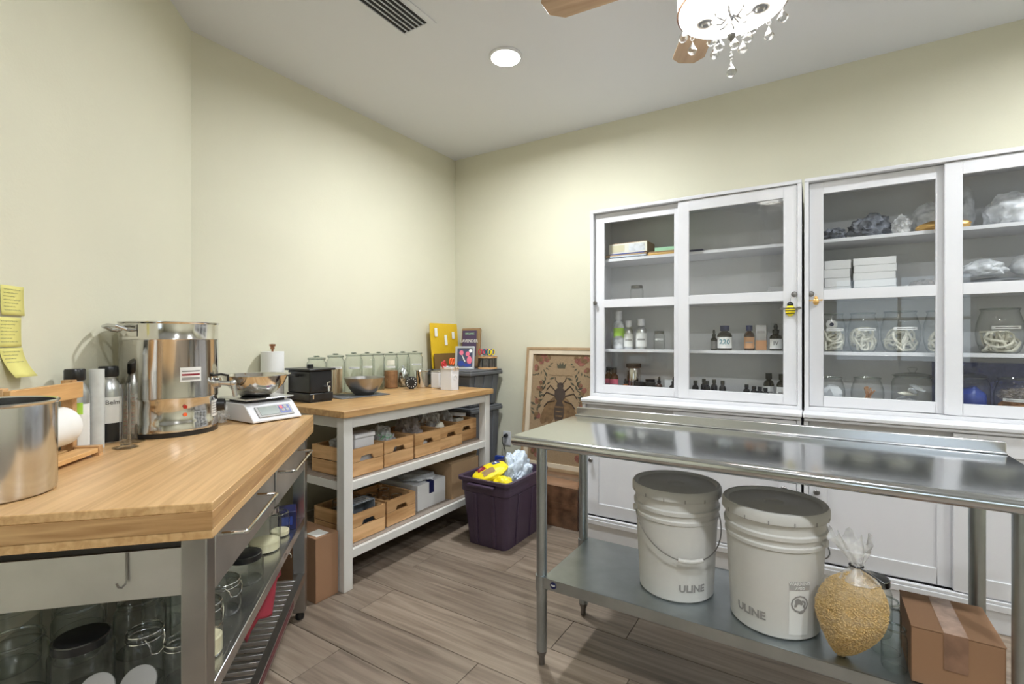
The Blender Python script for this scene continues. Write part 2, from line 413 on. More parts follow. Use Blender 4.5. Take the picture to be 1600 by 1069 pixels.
# ---- ceiling fan with drum lamp and crystals
fan = thing('ceiling_fan', 'ceiling fan with wooden blades and a drum lamp hung with crystals', 'ceiling fan', (-.237, 1.74, 0))
MB().lathe([(.0, ZC), (.075, ZC), (.07, ZC - .05), (.02, ZC - .07), (0, ZC - .07)], 24).build('canopy', 'crystal_metal', fan)
MB().cyl((0, 0, 2.66), (0, 0, ZC - .06), .012).build('rod', 'crystal_metal', fan)
L([(0, 2.68), (.05, 2.68), (.115, 2.645), (.12, 2.58), (.09, 2.545), (.06, 2.52), (0, 2.52)], 32).build('motor', 'crystal_metal', fan)
for i in range(5):
    a = R(114.8 + 72 * i); o_ = [(.17, -.045), (.26, -.058), (.60, -.070), (.655, -.035), (.665, .03), (.635, .066), (.26, .058), (.17, .045)]
    bl = MB().prism(o_, -.004, .004); bl.xf(Matrix.Rotation(R(9), 4, 'X')); bo = bl.build('blade', 'blade', fan, bevel=.001, loc=(0, 0, 2.555), rot=(0, 0, a), seg=1)
    MB().box(.08, .24, -.012, .012, -.016, -.006).build('blade_arm', 'crystal_metal', bo)
dz0, dz1, dr = 2.36, 2.505, .168
MB().lathe([(dr, dz0), (dr, dz1), (dr - .003, dz1), (dr - .003, dz0), (dr, dz0)], 48).build('lamp_shade', 'shade', fan)
trim = MB()
for z in (dz0 + .003, dz0 + .075, dz1 - .003): trim.tube([((dr + .001) * math.cos(2 * math.pi * i / 48), (dr + .001) * math.sin(2 * math.pi * i / 48), z) for i in range(48)], .0022, 6, True)
for i in range(14):
    a = 2 * math.pi * i / 14; trim.cyl(((dr + .001) * math.cos(a), (dr + .001) * math.sin(a), dz0), ((dr + .001) * math.cos(a), (dr + .001) * math.sin(a), dz1), .002, n=6)
trim.build('shade_trim', 'copper', fan)
L([(0, dz1 + .012), (dr, dz1 + .012), (dr, dz1), (0, dz1)], 40).build('lamp_plate', 'white_matte', fan)
MB().cyl((0, 0, 2.33), (0, 0, 2.52), .012).build('lamp_column', 'crystal_metal', fan)
for i in range(3):
    a = R(32 + 125 * i); x, y = .095 * math.cos(a), .095 * math.sin(a)
    so = L([(0, 2.50), (.020, 2.50), (.024, 2.475), (.024, 2.455), (.0, 2.455)], 18).build('socket', 'crystal_metal', fan, loc=(x, y, 0))
    MB().ball((0, 0, 2.432), .024, 14, 10, sz=1.15).build('bulb', 'bulb', so)
    L([(0, 2.372), (.010, 2.370), (.014, 2.376), (.030, 2.380), (.034, 2.388), (.030, 2.390), (0, 2.386)], 12).build('crystal_dish', 'steel_dark', so, loc=(0, 0, -.018))
    MB().cyl((0, 0, 2.368), (0, 0, 2.41), .006, n=8).build('dish_stem', 'pewter', so)
ar = MB()
for i in range(8):
    a = 2 * math.pi * i / 8; ar.tube([(.01 * math.cos(a), .01 * math.sin(a), 2.335), (.03 * math.cos(a), .03 * math.sin(a), 2.318), (.055 * math.cos(a), .055 * math.sin(a), 2.325), (.062 * math.cos(a), .062 * math.sin(a), 2.335)], .004, 6)
ar.build('lamp_crown', 'pewter', fan)
def drop(mb, x, y, z, r, h):
    """faceted teardrop, hung by its tip at z"""
    prof = [(0, z), (r * .35, z - h * .3), (r * .95, z - h * .62), (r, z - h * .75), (r * .6, z - h * .94), (0, z - h)]
    return mb.lathe(prof, 8, (x, y, 0))
for rr, n_, zt, off in ((.062, 8, 2.328, 0), (.150, 10, 2.352, .2)):
    for i in range(n_):
        a = off + 2 * math.pi * i / n_; x, y = rr * math.cos(a), rr * math.sin(a)
        mb = MB().ball((x, y, zt - .012), .0085, 8, 6); drop(mb, x, y, zt - .022, .016, .050)
        mb.build('crystal_drop', 'crystal', fan, flat=True)
MB().ball((0, 0, 2.292), .026, 14, 10).build('crystal_ball', 'crystal', fan, flat=True)
L([(0, 2.272), (.014, 2.272), (.011, 2.262), (.004, 2.254), (0, 2.246)], 14).build('finial', 'pewter', fan)
mb = MB().ball((0, 0, 2.234), .005, 8, 6).ball((0, 0, 2.214), .004, 8, 6).ball((0, 0, 2.200), .007, 8, 6); drop(mb, 0, 0, 2.190, .017, .058)
mb.build('pendant_drop', 'crystal', fan, flat=True)
pl = bpy.data.lights.new('fan_lamp', 'POINT'); pl.energy = FAN_W; pl.shadow_soft_size = .06; pl.color = (.92, .965, 1)
po = bpy.data.objects.new('fan_lamp', pl); COL.objects.link(po); po.parent = fan; po.location = (0, 0, 2.445)
# ================================================================ cabinets along the wall
BF, UF = 2.875, 3.01                           # front faces of base and glazed upper part
def knob(parent, x, y, z):
    return L([(0, 0), (.006, 0), (.006, .010), (.014, .016), (.015, .022), (.010, .028), (0, .030)], 16).build('knob', 'pewter', parent, loc=(x, y, z), rot=(R(90), 0, 0))
def base_cabinet(x0, label):
    t = thing('sideboard_cabinet', label, 'cabinet', (x0, BF, 0), 0, 'white sideboard cabinets'); W = 1.21; D_ = .47
    B(0, .02, .006, D_, .1, .852).build('side_panel', 'white', t, bevel=.001)
    B(W - .02, W, .006, D_, .1, .852).build('side_panel', 'white', t, bevel=.001)
    tp = MB().box(-.004, W + .004, -.012, D_, .868, .89).box(0, W, -.004, D_, .852, .868); tp.build('top', 'white', t, bevel=.005)
    B(.02, W - .02, D_ - .01, D_, .1, .852).build('back_panel', 'white', t)
    B(.02, W - .02, .05, D_ - .01, .1, .12).build('bottom_panel', 'white', t)
    B(.02, W - .02, .05, D_ - .01, .46, .478).build('shelf', 'white', t)
    pm = MB().box(0, W, .0, .02, 0, .095).box(0, .02, .02, D_, 0, .1).box(W - .02, W, .02, D_, 0, .1).box(-.002, W + .002, -.008, .02, .095, .125).box(0, W, -.003, .02, .125, .14)
    pm.build('plinth', 'white', t, bevel=.003)
    for nm, a, b, yy, kx in (('l', .022, .60, .030, .055), ('r', .572, W - .022, .006, W - .076)):
        z0, z1 = .145, .848
        dm = MB().box(a, a + .08, yy, yy + .02, z0, z1).box(b - .08, b, yy, yy + .02, z0, z1).box(a + .08, b - .08, yy, yy + .02, z1 - .09, z1).box(a + .08, b - .08, yy, yy + .02, z0, z0 + .075)
        d = dm.build('door', 'white', t, bevel=.0015)
        B(a + .075, b - .075, yy + .008, yy + .016, z0 + .07, z1 - .085).build('door_panel', 'white', d)
        knob(d, kx, yy, .495)
    return t
def upper_cabinet(x0, label):
    t = thing('display_cabinet', label, 'cabinet', (x0, UF, .8905), 0, 'white glazed display cabinets'); W = 1.21; D_ = .35; H = 1.23
    B(0, .02, 0, D_, 0, H - .02).build('side_panel', 'white', t, bevel=.001)
    B(W - .02, W, 0, D_, 0, H - .02).build('side_panel', 'white', t, bevel=.001)
    B(0, W, -.002, D_, H - .02, H).build('top', 'white', t, bevel=.003)
    B(.02, W - .02, 0, D_, 0, .018).build('bottom_panel', 'white', t, bevel=.001)
    B(.02, W - .02, D_ - .008, D_, .018, H - .02).build('back_panel', 'white_matte', t)
    B(.02, W - .02, .045, .065, H - .055, H - .02).build('header', 'white', t)
    for z in (.31, .61, .91): B(.021, W - .021, .072, D_ - .01, z - .018, z).build('shelf', 'white', t, bevel=.001)
    for a, b, yy, kx in ((.022, .602, .032, .030), (.566, W - .022, .008, W - .054)):
        z0, z1 = .021, H - .023
        dm = MB().box(a, a + .064, yy, yy + .02, z0, z1).box(b - .064, b, yy, yy + .02, z0, z1)
        dm.box(a + .064, b - .064, yy, yy + .02, z1 - .062, z1).box(a + .064, b - .064, yy, yy + .02, z0, z0 + .055).box(a + .064, b - .064, yy, yy + .02, .585, .638)
        d = dm.build('door', 'white', t, bevel=.0012)
        B(a + .06, b - .06, yy + .009, yy + .012, .634, z1 - .058).build('pane', 'pane', d)
        B(a + .06, b - .06, yy + .009, yy + .012, z0 + .05, .589).build('pane', 'pane', d)
        knob(d, kx if kx < .1 else kx + .02, yy, .617)
    return t
X1, X2 = -1.275, -.053
base_cabinet(X1, 'white sideboard under the glazed cabinet of bottles, behind the left bucket')
base_cabinet(X2, 'white sideboard under the glazed cabinet of big jars, behind the taped box')
upper_cabinet(X1, 'white glazed cabinet holding bottles and envelopes, nearer the bee picture')
upper_cabinet(X2, 'white glazed cabinet holding wide glass jars and plastic bags')
# ================================================================ steel work table
st = thing('steel_work_table', 'stainless steel work table with round legs and a low backsplash', 'table', (0, 0, 0))
tx0, tx1, ty0, ty1, tz = -1.01, .53, 1.605, 2.215, .89
tm = MB()
nose = [(0.0, 0.0)]
prof = [(ty1, tz - .004), (ty0 + .02, tz - .004), (ty0 + .02, tz)]
out = [(ty1, tz), (ty0 + .018, tz)] + [(ty0 + .018 - .02 * math.sin(R(a)), tz - .02 + .02 * math.cos(R(a))) for a in range(20, 181, 20)] + [(ty0 + .03, tz - .04), (ty0 + .03, tz - .02), (ty1, tz - .02)]
tm.prism(out, tx0, tx1, 'x')
tm.build('table_top', 'steel_top', st, ang=50)
B(tx0, tx1, ty1 - .004, ty1 + .012, tz - .03, tz + .04).build('backsplash', 'steel', st, bevel=.003)
B(tx0, tx1, ty1 - .02, ty1 - .004, tz, tz + .006).build('splash_bend', 'steel', st, bevel=.002)
un = MB().box(tx0 + .06, tx1 - .06, 1.86, 1.94, tz - .045, tz - .02).box(tx0 + .07, tx0 + .14, ty0 + .05, ty1 - .06, tz - .045, tz - .02).box(tx1 - .14, tx1 - .07, ty0 + .05, ty1 - .06, tz - .045, tz - .02)
un.build('under_frame', 'galv', st)
SH = .352
for lx in (-.908, .428):
    for ly in (1.665, 2.065):
        lg = MB().cyl((lx, ly, .055), (lx, ly, tz - .02), .0205, n=20).build('leg', 'galv', st)
        L([(0, 0), (.012, 0), (.012, .03), (.019, .045), (.0205, .06), (0, .06)], 16, (lx, ly, 0)).build('foot', 'pewter', lg)
        L([(.0206, SH - .06), (.0245, SH - .06), (.0245, SH - .002), (.0206, SH - .002)], 20, (lx, ly, 0)).build('collar', 'galv', lg)
sm = MB().box(-.89, .41, 1.64, 2.085, SH - .006, SH).box(-.89, .41, 1.64, 1.646, SH - .042, SH).box(-.89, .41, 2.079, 2.085, SH - .042, SH)
sm.box(-.89, -.884, 1.69, 2.04, SH - .042, SH).box(.404, .41, 1.69, 2.04, SH - .042, SH)
sm.build('under_shelf', 'galv', st, bevel=.0025)
bd = L([(0, 0), (.013, 0), (.013, .001), (0, .001)], 20).build('badge', 'navy', st, loc=(-.845, 1.6395, SH - .02), rot=(R(90), 0, 0))
text_mb('NSF', .010, .0003).build('badge_lettering', 'label', bd, loc=(0, 0, .0012))
# ---- two buckets
def bucket(loc, label, ztxt, txa, bail, warn):
    t = thing('plastic_bucket', label, 'bucket', loc, 0, 'white lidded buckets')
    r0, r1, H = .130, .148, .362
    rr = lambda z: r0 + (r1 - r0) * z / H
    pr = [(0, 0), (r0 - .006, 0), (r0, .006), (rr(.27), .27), (rr(.27) + .004, .274), (rr(.28) + .004, .284), (rr(.285), .288), (rr(.30), .302), (rr(.30) + .006, .306), (rr(.318) + .006, .318), (rr(.318), .322), (rr(.34), .345), (rr(.34), .352), (0, .352)]
    L(pr, 48).build('body', 'bucket', t)
    lid = L([(0, .3525), (r1 + .006, .3525), (r1 + .009, .356), (r1 + .009, .380), (r1 + .004, .388), (r1 - .006, .388), (r1 - .012, .380), (.055, .378), (.05, .381), (.03, .381), (.026, .378), (0, .378)], 48).build('lid', 'bucket_lid', t)
    ck = MB()
    for i in range(14):
        a = 2 * math.pi * i / 14 + .2; c, s = math.cos(a), math.sin(a); k = len(ck.v); ck.box(r1 + .0075, r1 + .0098, -.0018, .0018, .354, .366); ck.xf(Matrix.Rotation(a, 4, 'Z'), k)
    ck.build('tear_notch', 'ink_soft', lid)
    z = .292; pts = []
    for i in range(25):
        th = -math.pi / 2 + math.pi * i / 24; q = bail + th; drop_ = .150 * math.cos(th); rad = .150 + .012 * math.cos(th); pts.append((rad * math.cos(q), rad * math.sin(q), z - drop_ * .88))
    hd = MB().tube(pts, .0022, 8).build('bail_handle', 'steel_dark', t)
    MB().tube(pts[10:15], .0075, 10).build('grip', 'bucket', hd)
    for sg in (-1, 1):
        q = bail + sg * math.pi / 2; MB().cyl((.143 * math.cos(q), .143 * math.sin(q), z), (.156 * math.cos(q), .156 * math.sin(q), z), .012).build('ear', 'bucket', t)
    wrap(text_mb('ULINE', .034, .0006, .03), rr(ztxt) + .0004, ztxt, txa, (r1 - r0) / H).build('lettering', 'ink_soft', t)
    if warn is not None:
        for a_, b_, m_ in ((.02, .185, 'label'), (.158, .185, 'label_grey')):
            n_ = 10; vs = []
            for zz in (a_, b_):
                for i in range(n_ + 1): q = warn - .22 + .44 * i / n_; e = .0006 if m_ == 'label' else .0011; vs.append(((rr(zz) + e) * math.cos(q), (rr(zz) + e) * math.sin(q), zz))
            MB().add(vs, [(i, i + 1, n_ + 2 + i, n_ + 1 + i) for i in range(n_)]).build('warning_label', m_, t)
        wrap(text_mb('WARNING', .0135), rr(.178) + .0018, .1782, warn, .05).build('warning_lettering', 'label', t)
        wrap(text_mb('AVISO', .0105), rr(.165) + .0018, .1645, warn, .05).build('warning_lettering', 'label', t)
        im = MB()
        def arc(cx_, cy_, r_, w_, a0, a1):
            n2 = 12; vs = []
            for i in range(n2 + 1):
                q = R(a0 + (a1 - a0) * i / n2)
                for r__ in (r_ - w_, r_ + w_): vs.append((cx_ + r__ * math.cos(q), cy_ + r__ * math.sin(q), 0))
            im.add(vs, [(2 * i, 2 * i + 1, 2 * i + 3, 2 * i + 2) for i in range(n2)])
        arc(0, .012, .024, .0022, 0, 360); arc(-.006, .020, .0045, .0045, 0, 360); arc(-.002, .006, .010, .004, 20, 200); arc(.004, -.003, .012, .003, -120, 60); arc(.008, .012, .008, .0028, -60, 120)
        wrap(im, rr(.12) + .0012, .105, warn, .05).build('warning_symbol', 'ink_soft', t)
        ln = MB()
        for i in range(9): ln.add([(-.024, -.002 - i * .0055, 0), (.020 - .006 * (i % 3), -.002 - i * .0055, 0), (.020 - .006 * (i % 3), .0 - i * .0055, 0), (-.024, 0 - i * .0055, 0)], [(0, 1, 2, 3)])
        wrap(ln, rr(.05) + .0012, .075, warn, .05).build('warning_print', 'ink_soft', t)
    return t
f1 = facing(-.44, 1.85); f2 = facing(-.124, 1.81)
bucket((-.442, 1.852, SH), 'white lidded bucket with its wire handle hanging in front, beside the bigger-looking bucket', .052, f1 + .42, f1 + .30, None)
bucket((-.118, 1.812, SH), 'white lidded bucket with grey warning label, standing against the pellet bag', .060, f2 - .52, f2 + 2.75, f2 + .52)
# ---- bag of wax pellets
pb = thing('pellet_bag', 'clear bag of golden wax pellets tied with a black cable tie', 'bag', (.077, 1.697, SH), facing(.077, 1.697) + R(90))
def pelshape(k=1.0, zc=.0):
    mb = crumple(.078 * k, .068 * k, .134 * k, 4, .10, 1.6, 4, False)
    for i, (x, y, z) in enumerate(mb.v):
        h = z / .24; sft = .030 * h; n_ = max(.0, 1 - h * 1.6) ** 2
        mb.v[i] = (x * (1 - .50 * n_) * (1 + .10 * h) + sft * 1.2 - .014, y * (1 - .35 * n_), z * .92)
    return mb
pm_ = pelshape(); pm_.build('pellets', 'wax', pb)
gr = MB(); pv = pm_.v; g2 = random.Random(5)
for i in range(5200):
    fc = pm_.f[g2.randrange(len(pm_.f))]; a, b = g2.random(), g2.random()
    if a + b > 1: a, b = 1 - a, 1 - b
    A, Bq, Cq = (Vector(pv[j]) for j in fc[:3]); p = A + (Bq - A) * a + (Cq - A) * b; r = .0024 + .0012 * g2.random()
    d = [(r, 0, 0), (-r, 0, 0), (0, r, 0), (0, -r, 0), (0, 0, r), (0, 0, -r)]
    gr.add([p + Vector(q) for q in d], [(0, 2, 4), (2, 1, 4), (1, 3, 4), (3, 0, 4), (2, 0, 5), (1, 2, 5), (3, 1, 5), (0, 3, 5)])
go = gr.build('pellet_grain', 'wax_grain', pb, flat=True); go['kind'] = 'stuff'
bg = pelshape(1.055); bg.v = [(x, y, z + .001) for x, y, z in bg.v]
film('film_bag', (.85, .84, .80), .94, .12, .06, 30)
bg.build('bag_film', 'film_bag', pb)
nk = MB(); nk.capb = nk.capt = False
nk.lathe([(.050, .034), (.040, .046), (.022, .062), (.012, .072), (.014, .082), (.032, .115), (.05, .155)], 36)
for i, (x, y, z) in enumerate(nk.v):
    a = math.atan2(y, x); k = 1 + (.22 * math.sin(a * 7 + z * 60) + .15 * math.sin(a * 3)) * (1 if z > .05 else .2); sq = .45 if z > .09 else .9
    nk.v[i] = (x * k + .025 + .0 * z + max(0, z - .07) * -.25, y * k * sq, z + .195 + (.018 * math.sin(a * 5) if z > .12 else 0))
nk.build('bag_neck', 'film', pb)
MB().tube([(.02 + .016 * math.cos(i * .5), .014 * math.sin(i * .5), .269) for i in range(13)], .003, 6).build('cable_tie', 'black', pb)
MB().tube([(.030, -.014, .269), (.055, -.022, .259), (.082, -.026, .245)], .0026, 6).build('tie_tail', 'black', pb)
# ================================================================ jars
def jar(label, loc, r, h, kind='open', gl='glass', group=None, lid='black', rz=0, cat='jar', name='glass_jar'):
    t = thing(name, label, cat, loc, rz, group)
    mb = MB(); mb.capt = False
    if kind in ('open', 'lid', 'clamp'):
        pr = [(0, .004), (r * .85, .003), (r * .9, 0), (r * .97, .004), (r, .012), (r, h * .74), (r * .93, h * .82), (r * .84, h * .86), (r * .84, h * .9), (r * .88, h * .915), (r * .84, h * .93), (r * .84, h * .985), (r * .80, h)]
    elif kind == 'tall':
        pr = [(0, .004), (r * .85, .003), (r * .92, 0), (r, .008), (r, h * .80), (r * .96, h * .835), (r * .84, h * .865), (r * .82, h * .90), (r * .90, h * .92), (r * .86, h * .93)]
    elif kind == 'barrel':
        pr = [(0, .004), (r * .68, 0), (r * .80, h * .05), (r * .97, h * .28), (r, h * .45), (r * .96, h * .65), (r * .82, h * .86), (r * .76, h * .93), (r * .80, h * .97), (r * .80, h), (r * .75, h)]
    else:
        pr = [(0, .004), (r * .85, 0), (r * .96, .01), (r, h * .15), (r, h * .62), (r * .92, h * .72), (r * .80, h * .77), (r * .86, h * .785), (r * .86, h * .80)]
    mb.lathe(pr, 28); mb.build('body', gl, t)
    rim = {'open': (r * .84, h), 'lid': (r * .84, h), 'clamp': (r * .84, h), 'tall': (r * .88, h * .92), 'barrel': (r * .80, h), 'cookie': (r * .86, h * .79)}[kind]
    MB().tube([(rim[0] * math.cos(2 * math.pi * i / 28), rim[0] * math.sin(2 * math.pi * i / 28), rim[1] - .0015) for i in range(28)], .0030, 8, True).build('rim', 'rim_glass' if 'dk' not in gl else gl, t)
    if kind == 'lid':
        L([(0, h + .001), (r * .80, h + .001), (r * .90, h - .001), (r * .90, h - .018), (r * .88, h - .018), (r * .88, h), (0, h)][:4] + [(r * .865, h - .018)], 28).build('lid', lid, t)
    if kind == 'clamp':
        lo = L([(0, h + .016), (r * .5, h + .015), (r * .8, h + .010), (r * .88, h + .002), (0, h + .002)], 28).build('lid', gl, t)
        wr = MB()
        for sg in (-1, 1):
            wr.tube([(sg * r * .55, -r * .8, h * .97), (sg * r * .45, -r * 1.0, h * .86), (sg * r * .35, -r * 1.04, h * .66), (0, -r * 1.05, h * .60)], .0016, 6)
        wr.tube([(r * .92 * math.cos(2 * math.pi * i / 24), r * .92 * math.sin(2 * math.pi * i / 24), h * .89) for i in range(24)], .0016, 6, True)
        wr.tube([(r * .92 * math.cos(2 * math.pi * i / 24), r * .92 * math.sin(2 * math.pi * i / 24), h + .003) for i in range(24)], .0016, 6, True)
        wr.build('wire_clamp', 'chrome', t)
    if kind == 'tall':
        lo = L([(0, h * .968), (r * .5, h * .965), (r * .86, h * .955), (r * .94, h * .942), (r * .90, h * .932), (0, h * .932)], 28).build('lid', gl, t)
        k = MB().box(-r * .34, r * .34, -.004, .004, h * .965, h * 1.0).box(-.004, .004, -r * .34, r * .34, h * .965, h * 1.0); k.build('lid_knob', 'rim_glass', lo, bevel=.002)
    if kind == 'cookie':
        lo = L([(0, h * .885), (r * .3, h * .88), (r * .75, h * .845), (r * .97, h * .815), (r * .97, h * .803), (0, h * .803)], 28).build('lid', gl, t)
        L([(0, h * .885), (r * .14, h * .885), (r * .16, h * .92), (r * .23, h * .95), (r * .23, h * .985), (r * .15, h), (0, h)], 16).build('lid_knob', gl, lo)
    return t
def fill(t, mat, r, z0, z1, name='contents'):
    return L([(0, z0), (r, z0), (r, z1), (r * .9, z1 + .003), (0, z1 + .002)], 22).build(name, mat, t)
def strip(t, r, z0, z1, ang, wid, mat='label', line=True):
    rz = t.rotation_euler.z
    o = band(r + .0005, z0, z1, ang - rz - wid, ang - rz + wid).build('label_strip', mat, t)
    if line: band(r + .0014, z0 + (z1 - z0) * .38, z0 + (z1 - z0) * .62, ang - rz - wid * .75, ang - rz + wid * .75, th=.0003).build('print', 'ink_soft', o)
# ---- jars and taped box on the steel table's lower shelf
jar('open clear glass jar on the steel shelf in front of the taped box', (.184, 1.708, SH), .030, .115, 'open', 'jar_green')
jar('clear glass jar with black lid behind the pellet bag', (.150, 1.890, SH), .050, .170, 'lid', 'jar_green')
jar('clear open glass jar standing behind the front jar on the steel shelf', (.172, 1.790, SH), .038, .150, 'open', 'jar_green')
bx = thing('cardboard_box', 'brown cardboard box closed with clear tape on the steel shelf', 'box', (.308, 1.765, SH), R(0))
MB().box(-.092, .092, -.095, .12, 0, .146).build('carton', 'card', bx, bevel=.002)
MB().box(-.093, -.0008, -.096, .121, .1465, .150).build('flap', 'card', bx, bevel=.001)
MB().box(.0008, .093, -.096, .121, .1465, .150).build('flap', 'card', bx, bevel=.001)
MB().box(-.026, .022, -.0965, .1215, .1502, .1508).build('tape', 'tape_lite', bx)
MB().box(-.026, .022, -.0968, -.0952, .055, .1502).build('tape', 'tape', bx)
# ================================================================ steel cart with thick bamboo top (local x = out from the wall, y = along it)
CT = .912
ct = thing('steel_cart', 'stainless steel cart with a thick bamboo worktop and towel-bar handles', 'table', (0, 0, 0), R(45))
v0, v1, u0, u1 = VW + .012, -.402, 1.178, 2.43
tpm = B(v0, v1, u0, u1, CT - .02, CT).build('worktop', 'bamboo', ct, bevel=.002)
B(v0, v1 - .0, u0, u1, CT - .060, CT - .02).build('worktop_core', 'bamboo_edge', ct, bevel=.0012)
B(v0, v1 - .0, u0, u1, CT - .080, CT - .060).build('worktop_bottom', 'bamboo', ct, bevel=.0015)
B(v0, v1, u0 - .0012, u0, CT - .0595, CT - .0205).build('worktop_end', 'bamboo_end', ct)
LV, LU = (-.475, v0 + .06), (1.205, 2.335)
for lv in LV:
    for lu in LU:
        a = lv if lv == LV[0] else lv - .05
        lg = B(a, a + .052, lu, lu + .052, .035, CT - .0805).build('leg', 'steel_dark', ct, bevel=.003)
        L([(0, 0), (.018, 0), (.02, .012), (.014, .035), (0, .035)], 14, (a + .026, lu + .026, 0)).build('foot', 'black', lg)
for q_ in ((1.212, 1.222, .806), (2.372, 2.382, .82)): B(LV[1] + .002, LV[0], q_[0], q_[1], .700, q_[2]).build('end_apron', 'steel_panel', ct, bevel=.001)
MB().tube([(-.580, 1.2075, .806), (-.580, 1.2075, .748), (-.580, 1.204, .740), (-.582, 1.196, .737), (-.586, 1.190, .741), (-.588, 1.188, .750)], .0022, 8).build('hook', 'steel_dark', ct)
B(LV[1] - .05, LV[0] + .04, 1.23, 2.37, .818, CT - .0805).build('top_rail', 'black_matte', ct)
for a, b in ((1.262, 1.800), (1.825, 2.330)):
    dr_ = MB().box(v0 + .12, -.436, a + .01, b - .01, .695, .812).box(-.436, -.424, a, b, .685, .816).build('drawer', 'steel_panel', ct, bevel=.002)
    h0, h1, zz = a + .03 if a < 1.5 else a + .02, (1.59 if a < 1.5 else 2.175), .800
    MB().tube([(-.424, h0, zz), (-.372, h0, zz), (-.366, h0 + .006, zz), (-.366, h1 - .006, zz), (-.372, h1, zz), (-.424, h1, zz)], .0048, 10).build('handle', 'chrome', dr_)
SZ = .465
sm = MB().box(LV[1] - .05, -.432, 1.215, 2.375, SZ - .006, SZ).box(-.438, -.424, 1.258, 2.335, SZ - .03, SZ + .004)
sm.build('upper_shelf', 'steel', ct, bevel=.002)
lf = MB().box(-.452, -.424, 1.258, 2.335, .175, .215).box(LV[1] - .03, LV[1] + .0, 1.258, 2.335, .175, .215).build('lower_rail', 'steel_dark', ct, bevel=.002)
B(-.424, -.4225, 1.258, 2.10, .190, .212).build('red_reflection', 'reflection_red', ct)  # red reflection on the lower rail, put in as a coloured strip
for i in range(27):
    y = 1.275 + i * .039
    B(LV[1], -.452, y, y + .016, .192, .204).build('slat', 'steel', ct, bevel=.001)
# things under the cart
def onc(u, v, z): return (*UV(u, v), z)
gj = 'glass jars on the cart shelf'
cart_jars = [
 (1.300, -.712, .060, .125, 'lid', 'glass', 'black', 'wide glass jar with black lid near the open end of the cart'),
 (1.300, -.845, .064, .135, 'open', 'jar_green', None, 'big open glass jar at the open cart end, left of the black-lidded one'),
 (1.445, -.800, .052, .130, 'open', 'jar_green', None, 'open glass jar behind the black-lidded jar in the cart'),
 (1.430, -.935, .058, .155, 'open', 'jar_green', None, 'tall open glass jar by the wall in the cart corner'),
 (1.580, -.870, .058, .165, 'open', 'jar_green', None, 'open glass jar deep inside the cart by the wall'),
 (1.440, -.660, .055, .135, 'open', 'jar_green', None, 'open glass jar in the middle of the cart shelf end'),
 (1.312, -.592, .040, .112, 'clamp', 'glass', None, 'clip-top glass jar behind the front cart leg, nearer the middle'),
 (1.300, -.513, .034, .085, 'clamp', 'glass', None, 'small clip-top jar beside the front cart leg'),
 (1.470, -.555, .046, .165, 'open', 'jar_green', None, 'tall open jar behind the clip-top jars in the cart'),
 (1.378, -.487, .040, .130, 'clamp', 'glass', None, 'clip-top jar with a layer of cream wax right of the cart leg'),
 (1.585, -.515, .050, .088, 'clamp', 'glass', None, 'squat clip-top jar with clear glass lid on the cart shelf'),
 (1.560, -.655, .052, .150, 'open', 'jar_green', None, 'open green-tinted jar behind the squat clip-top jar'),
 (1.775, -.508, .056, .088, 'lid', 'jar_green', 'black', 'squat glass jar with black lid under the near drawer'),
 (1.840, -.635, .056, .165, 'open', 'jar_green', None, 'tall green-tinted jar behind the squat black-lidded jar'),
 (1.700, -.680, .056, .150, 'open', 'jar_green', None, 'green-tinted jar under the near drawer, far back'),
 (2.010, -.508, .056, .160, 'lid', 'jar_green', 'chrome', 'tall jar with a little cream wax with metal lid'),
 (2.145, -.485, .038, .095, 'open', 'glass', None, 'small jar with a little cream wax beside the blue carton'),
]
for u, v, r, h, kd, gl_, ld, lb in cart_jars:
    j = jar(lb, onc(u, v, SZ), r, h, kd, gl_, gj, ld or 'black', R(45) + R(60))
    if 'cream wax' in lb: fill(j, 'cream', r * .955, .006, h * (.34 if 'layer' in lb else .22), 'wax')
for i, (u, v) in enumerate(((1.300, -.628), (1.368, -.598))):
    pass
lidm = [(1.238, -.650, 'flat grey jar lid leaning at the cart end, left one'), (1.246, -.572, 'flat grey jar lid leaning at the cart end, right one')]
for u, v, lb in lidm:
    o = L([(0, 0), (.034, 0), (.036, .004), (.036, .010), (.032, .012), (0, .012)], 28).build('jar_lid', 'ink_soft', loc=onc(u, v, SZ + .029), rot=(R(48), R(14), R(30)))
    tag(o, lb, 'lid', 'loose jar lids')
bb = thing('small_carton', 'blue carton with red side standing at the far end of the cart shelf', 'box', onc(2.245, -.478, SZ), R(45 + 12))
B(-.035, .035, -.05, .05, 0, .075).build('carton', 'navy', bb, bevel=.002); B(.0352, .036, -.048, .048, .004, .07).build('side_print', 'dark_red', bb); B(-.02, .02, -.0508, -.0502, .02, .055).build('side_print', 'blue', bb)
tw = MB(); n1, n2 = 14, 10; vs = []
for i in range(n1):
    for j in range(n2):
        s_ = i / (n1 - 1); q = j / (n2 - 1); vs.append((-.462 + .026 * q + .012 * math.sin(q * 9 + s_ * 3) * s_, 1.60 + .37 * q, .448 - .115 * s_ * math.sin(math.pi * (.25 + .62 * q)) - .02 * math.sin(q * 14) * s_))
tw.add(vs, [(i * n2 + j, i * n2 + j + 1, (i + 1) * n2 + j + 1, (i + 1) * n2 + j) for i in range(n1 - 1) for j in range(n2 - 1)])
tw.xf(Matrix.Rotation(R(45), 4, 'Z')); to = tw.build('red_cloth', 'cloth_red'); sm_ = to.modifiers.new('solid', 'SOLIDIFY'); sm_.thickness = .004
tag(to, 'red cloth hanging under the cart shelf over the slats', 'cloth')
hk = MB().tube([(-.418, 2.0, .448), (-.412, 2.0, .44), (-.412, 2.0, .43)], .003, 6); hk.build('shelf_clip', 'chrome', ct)
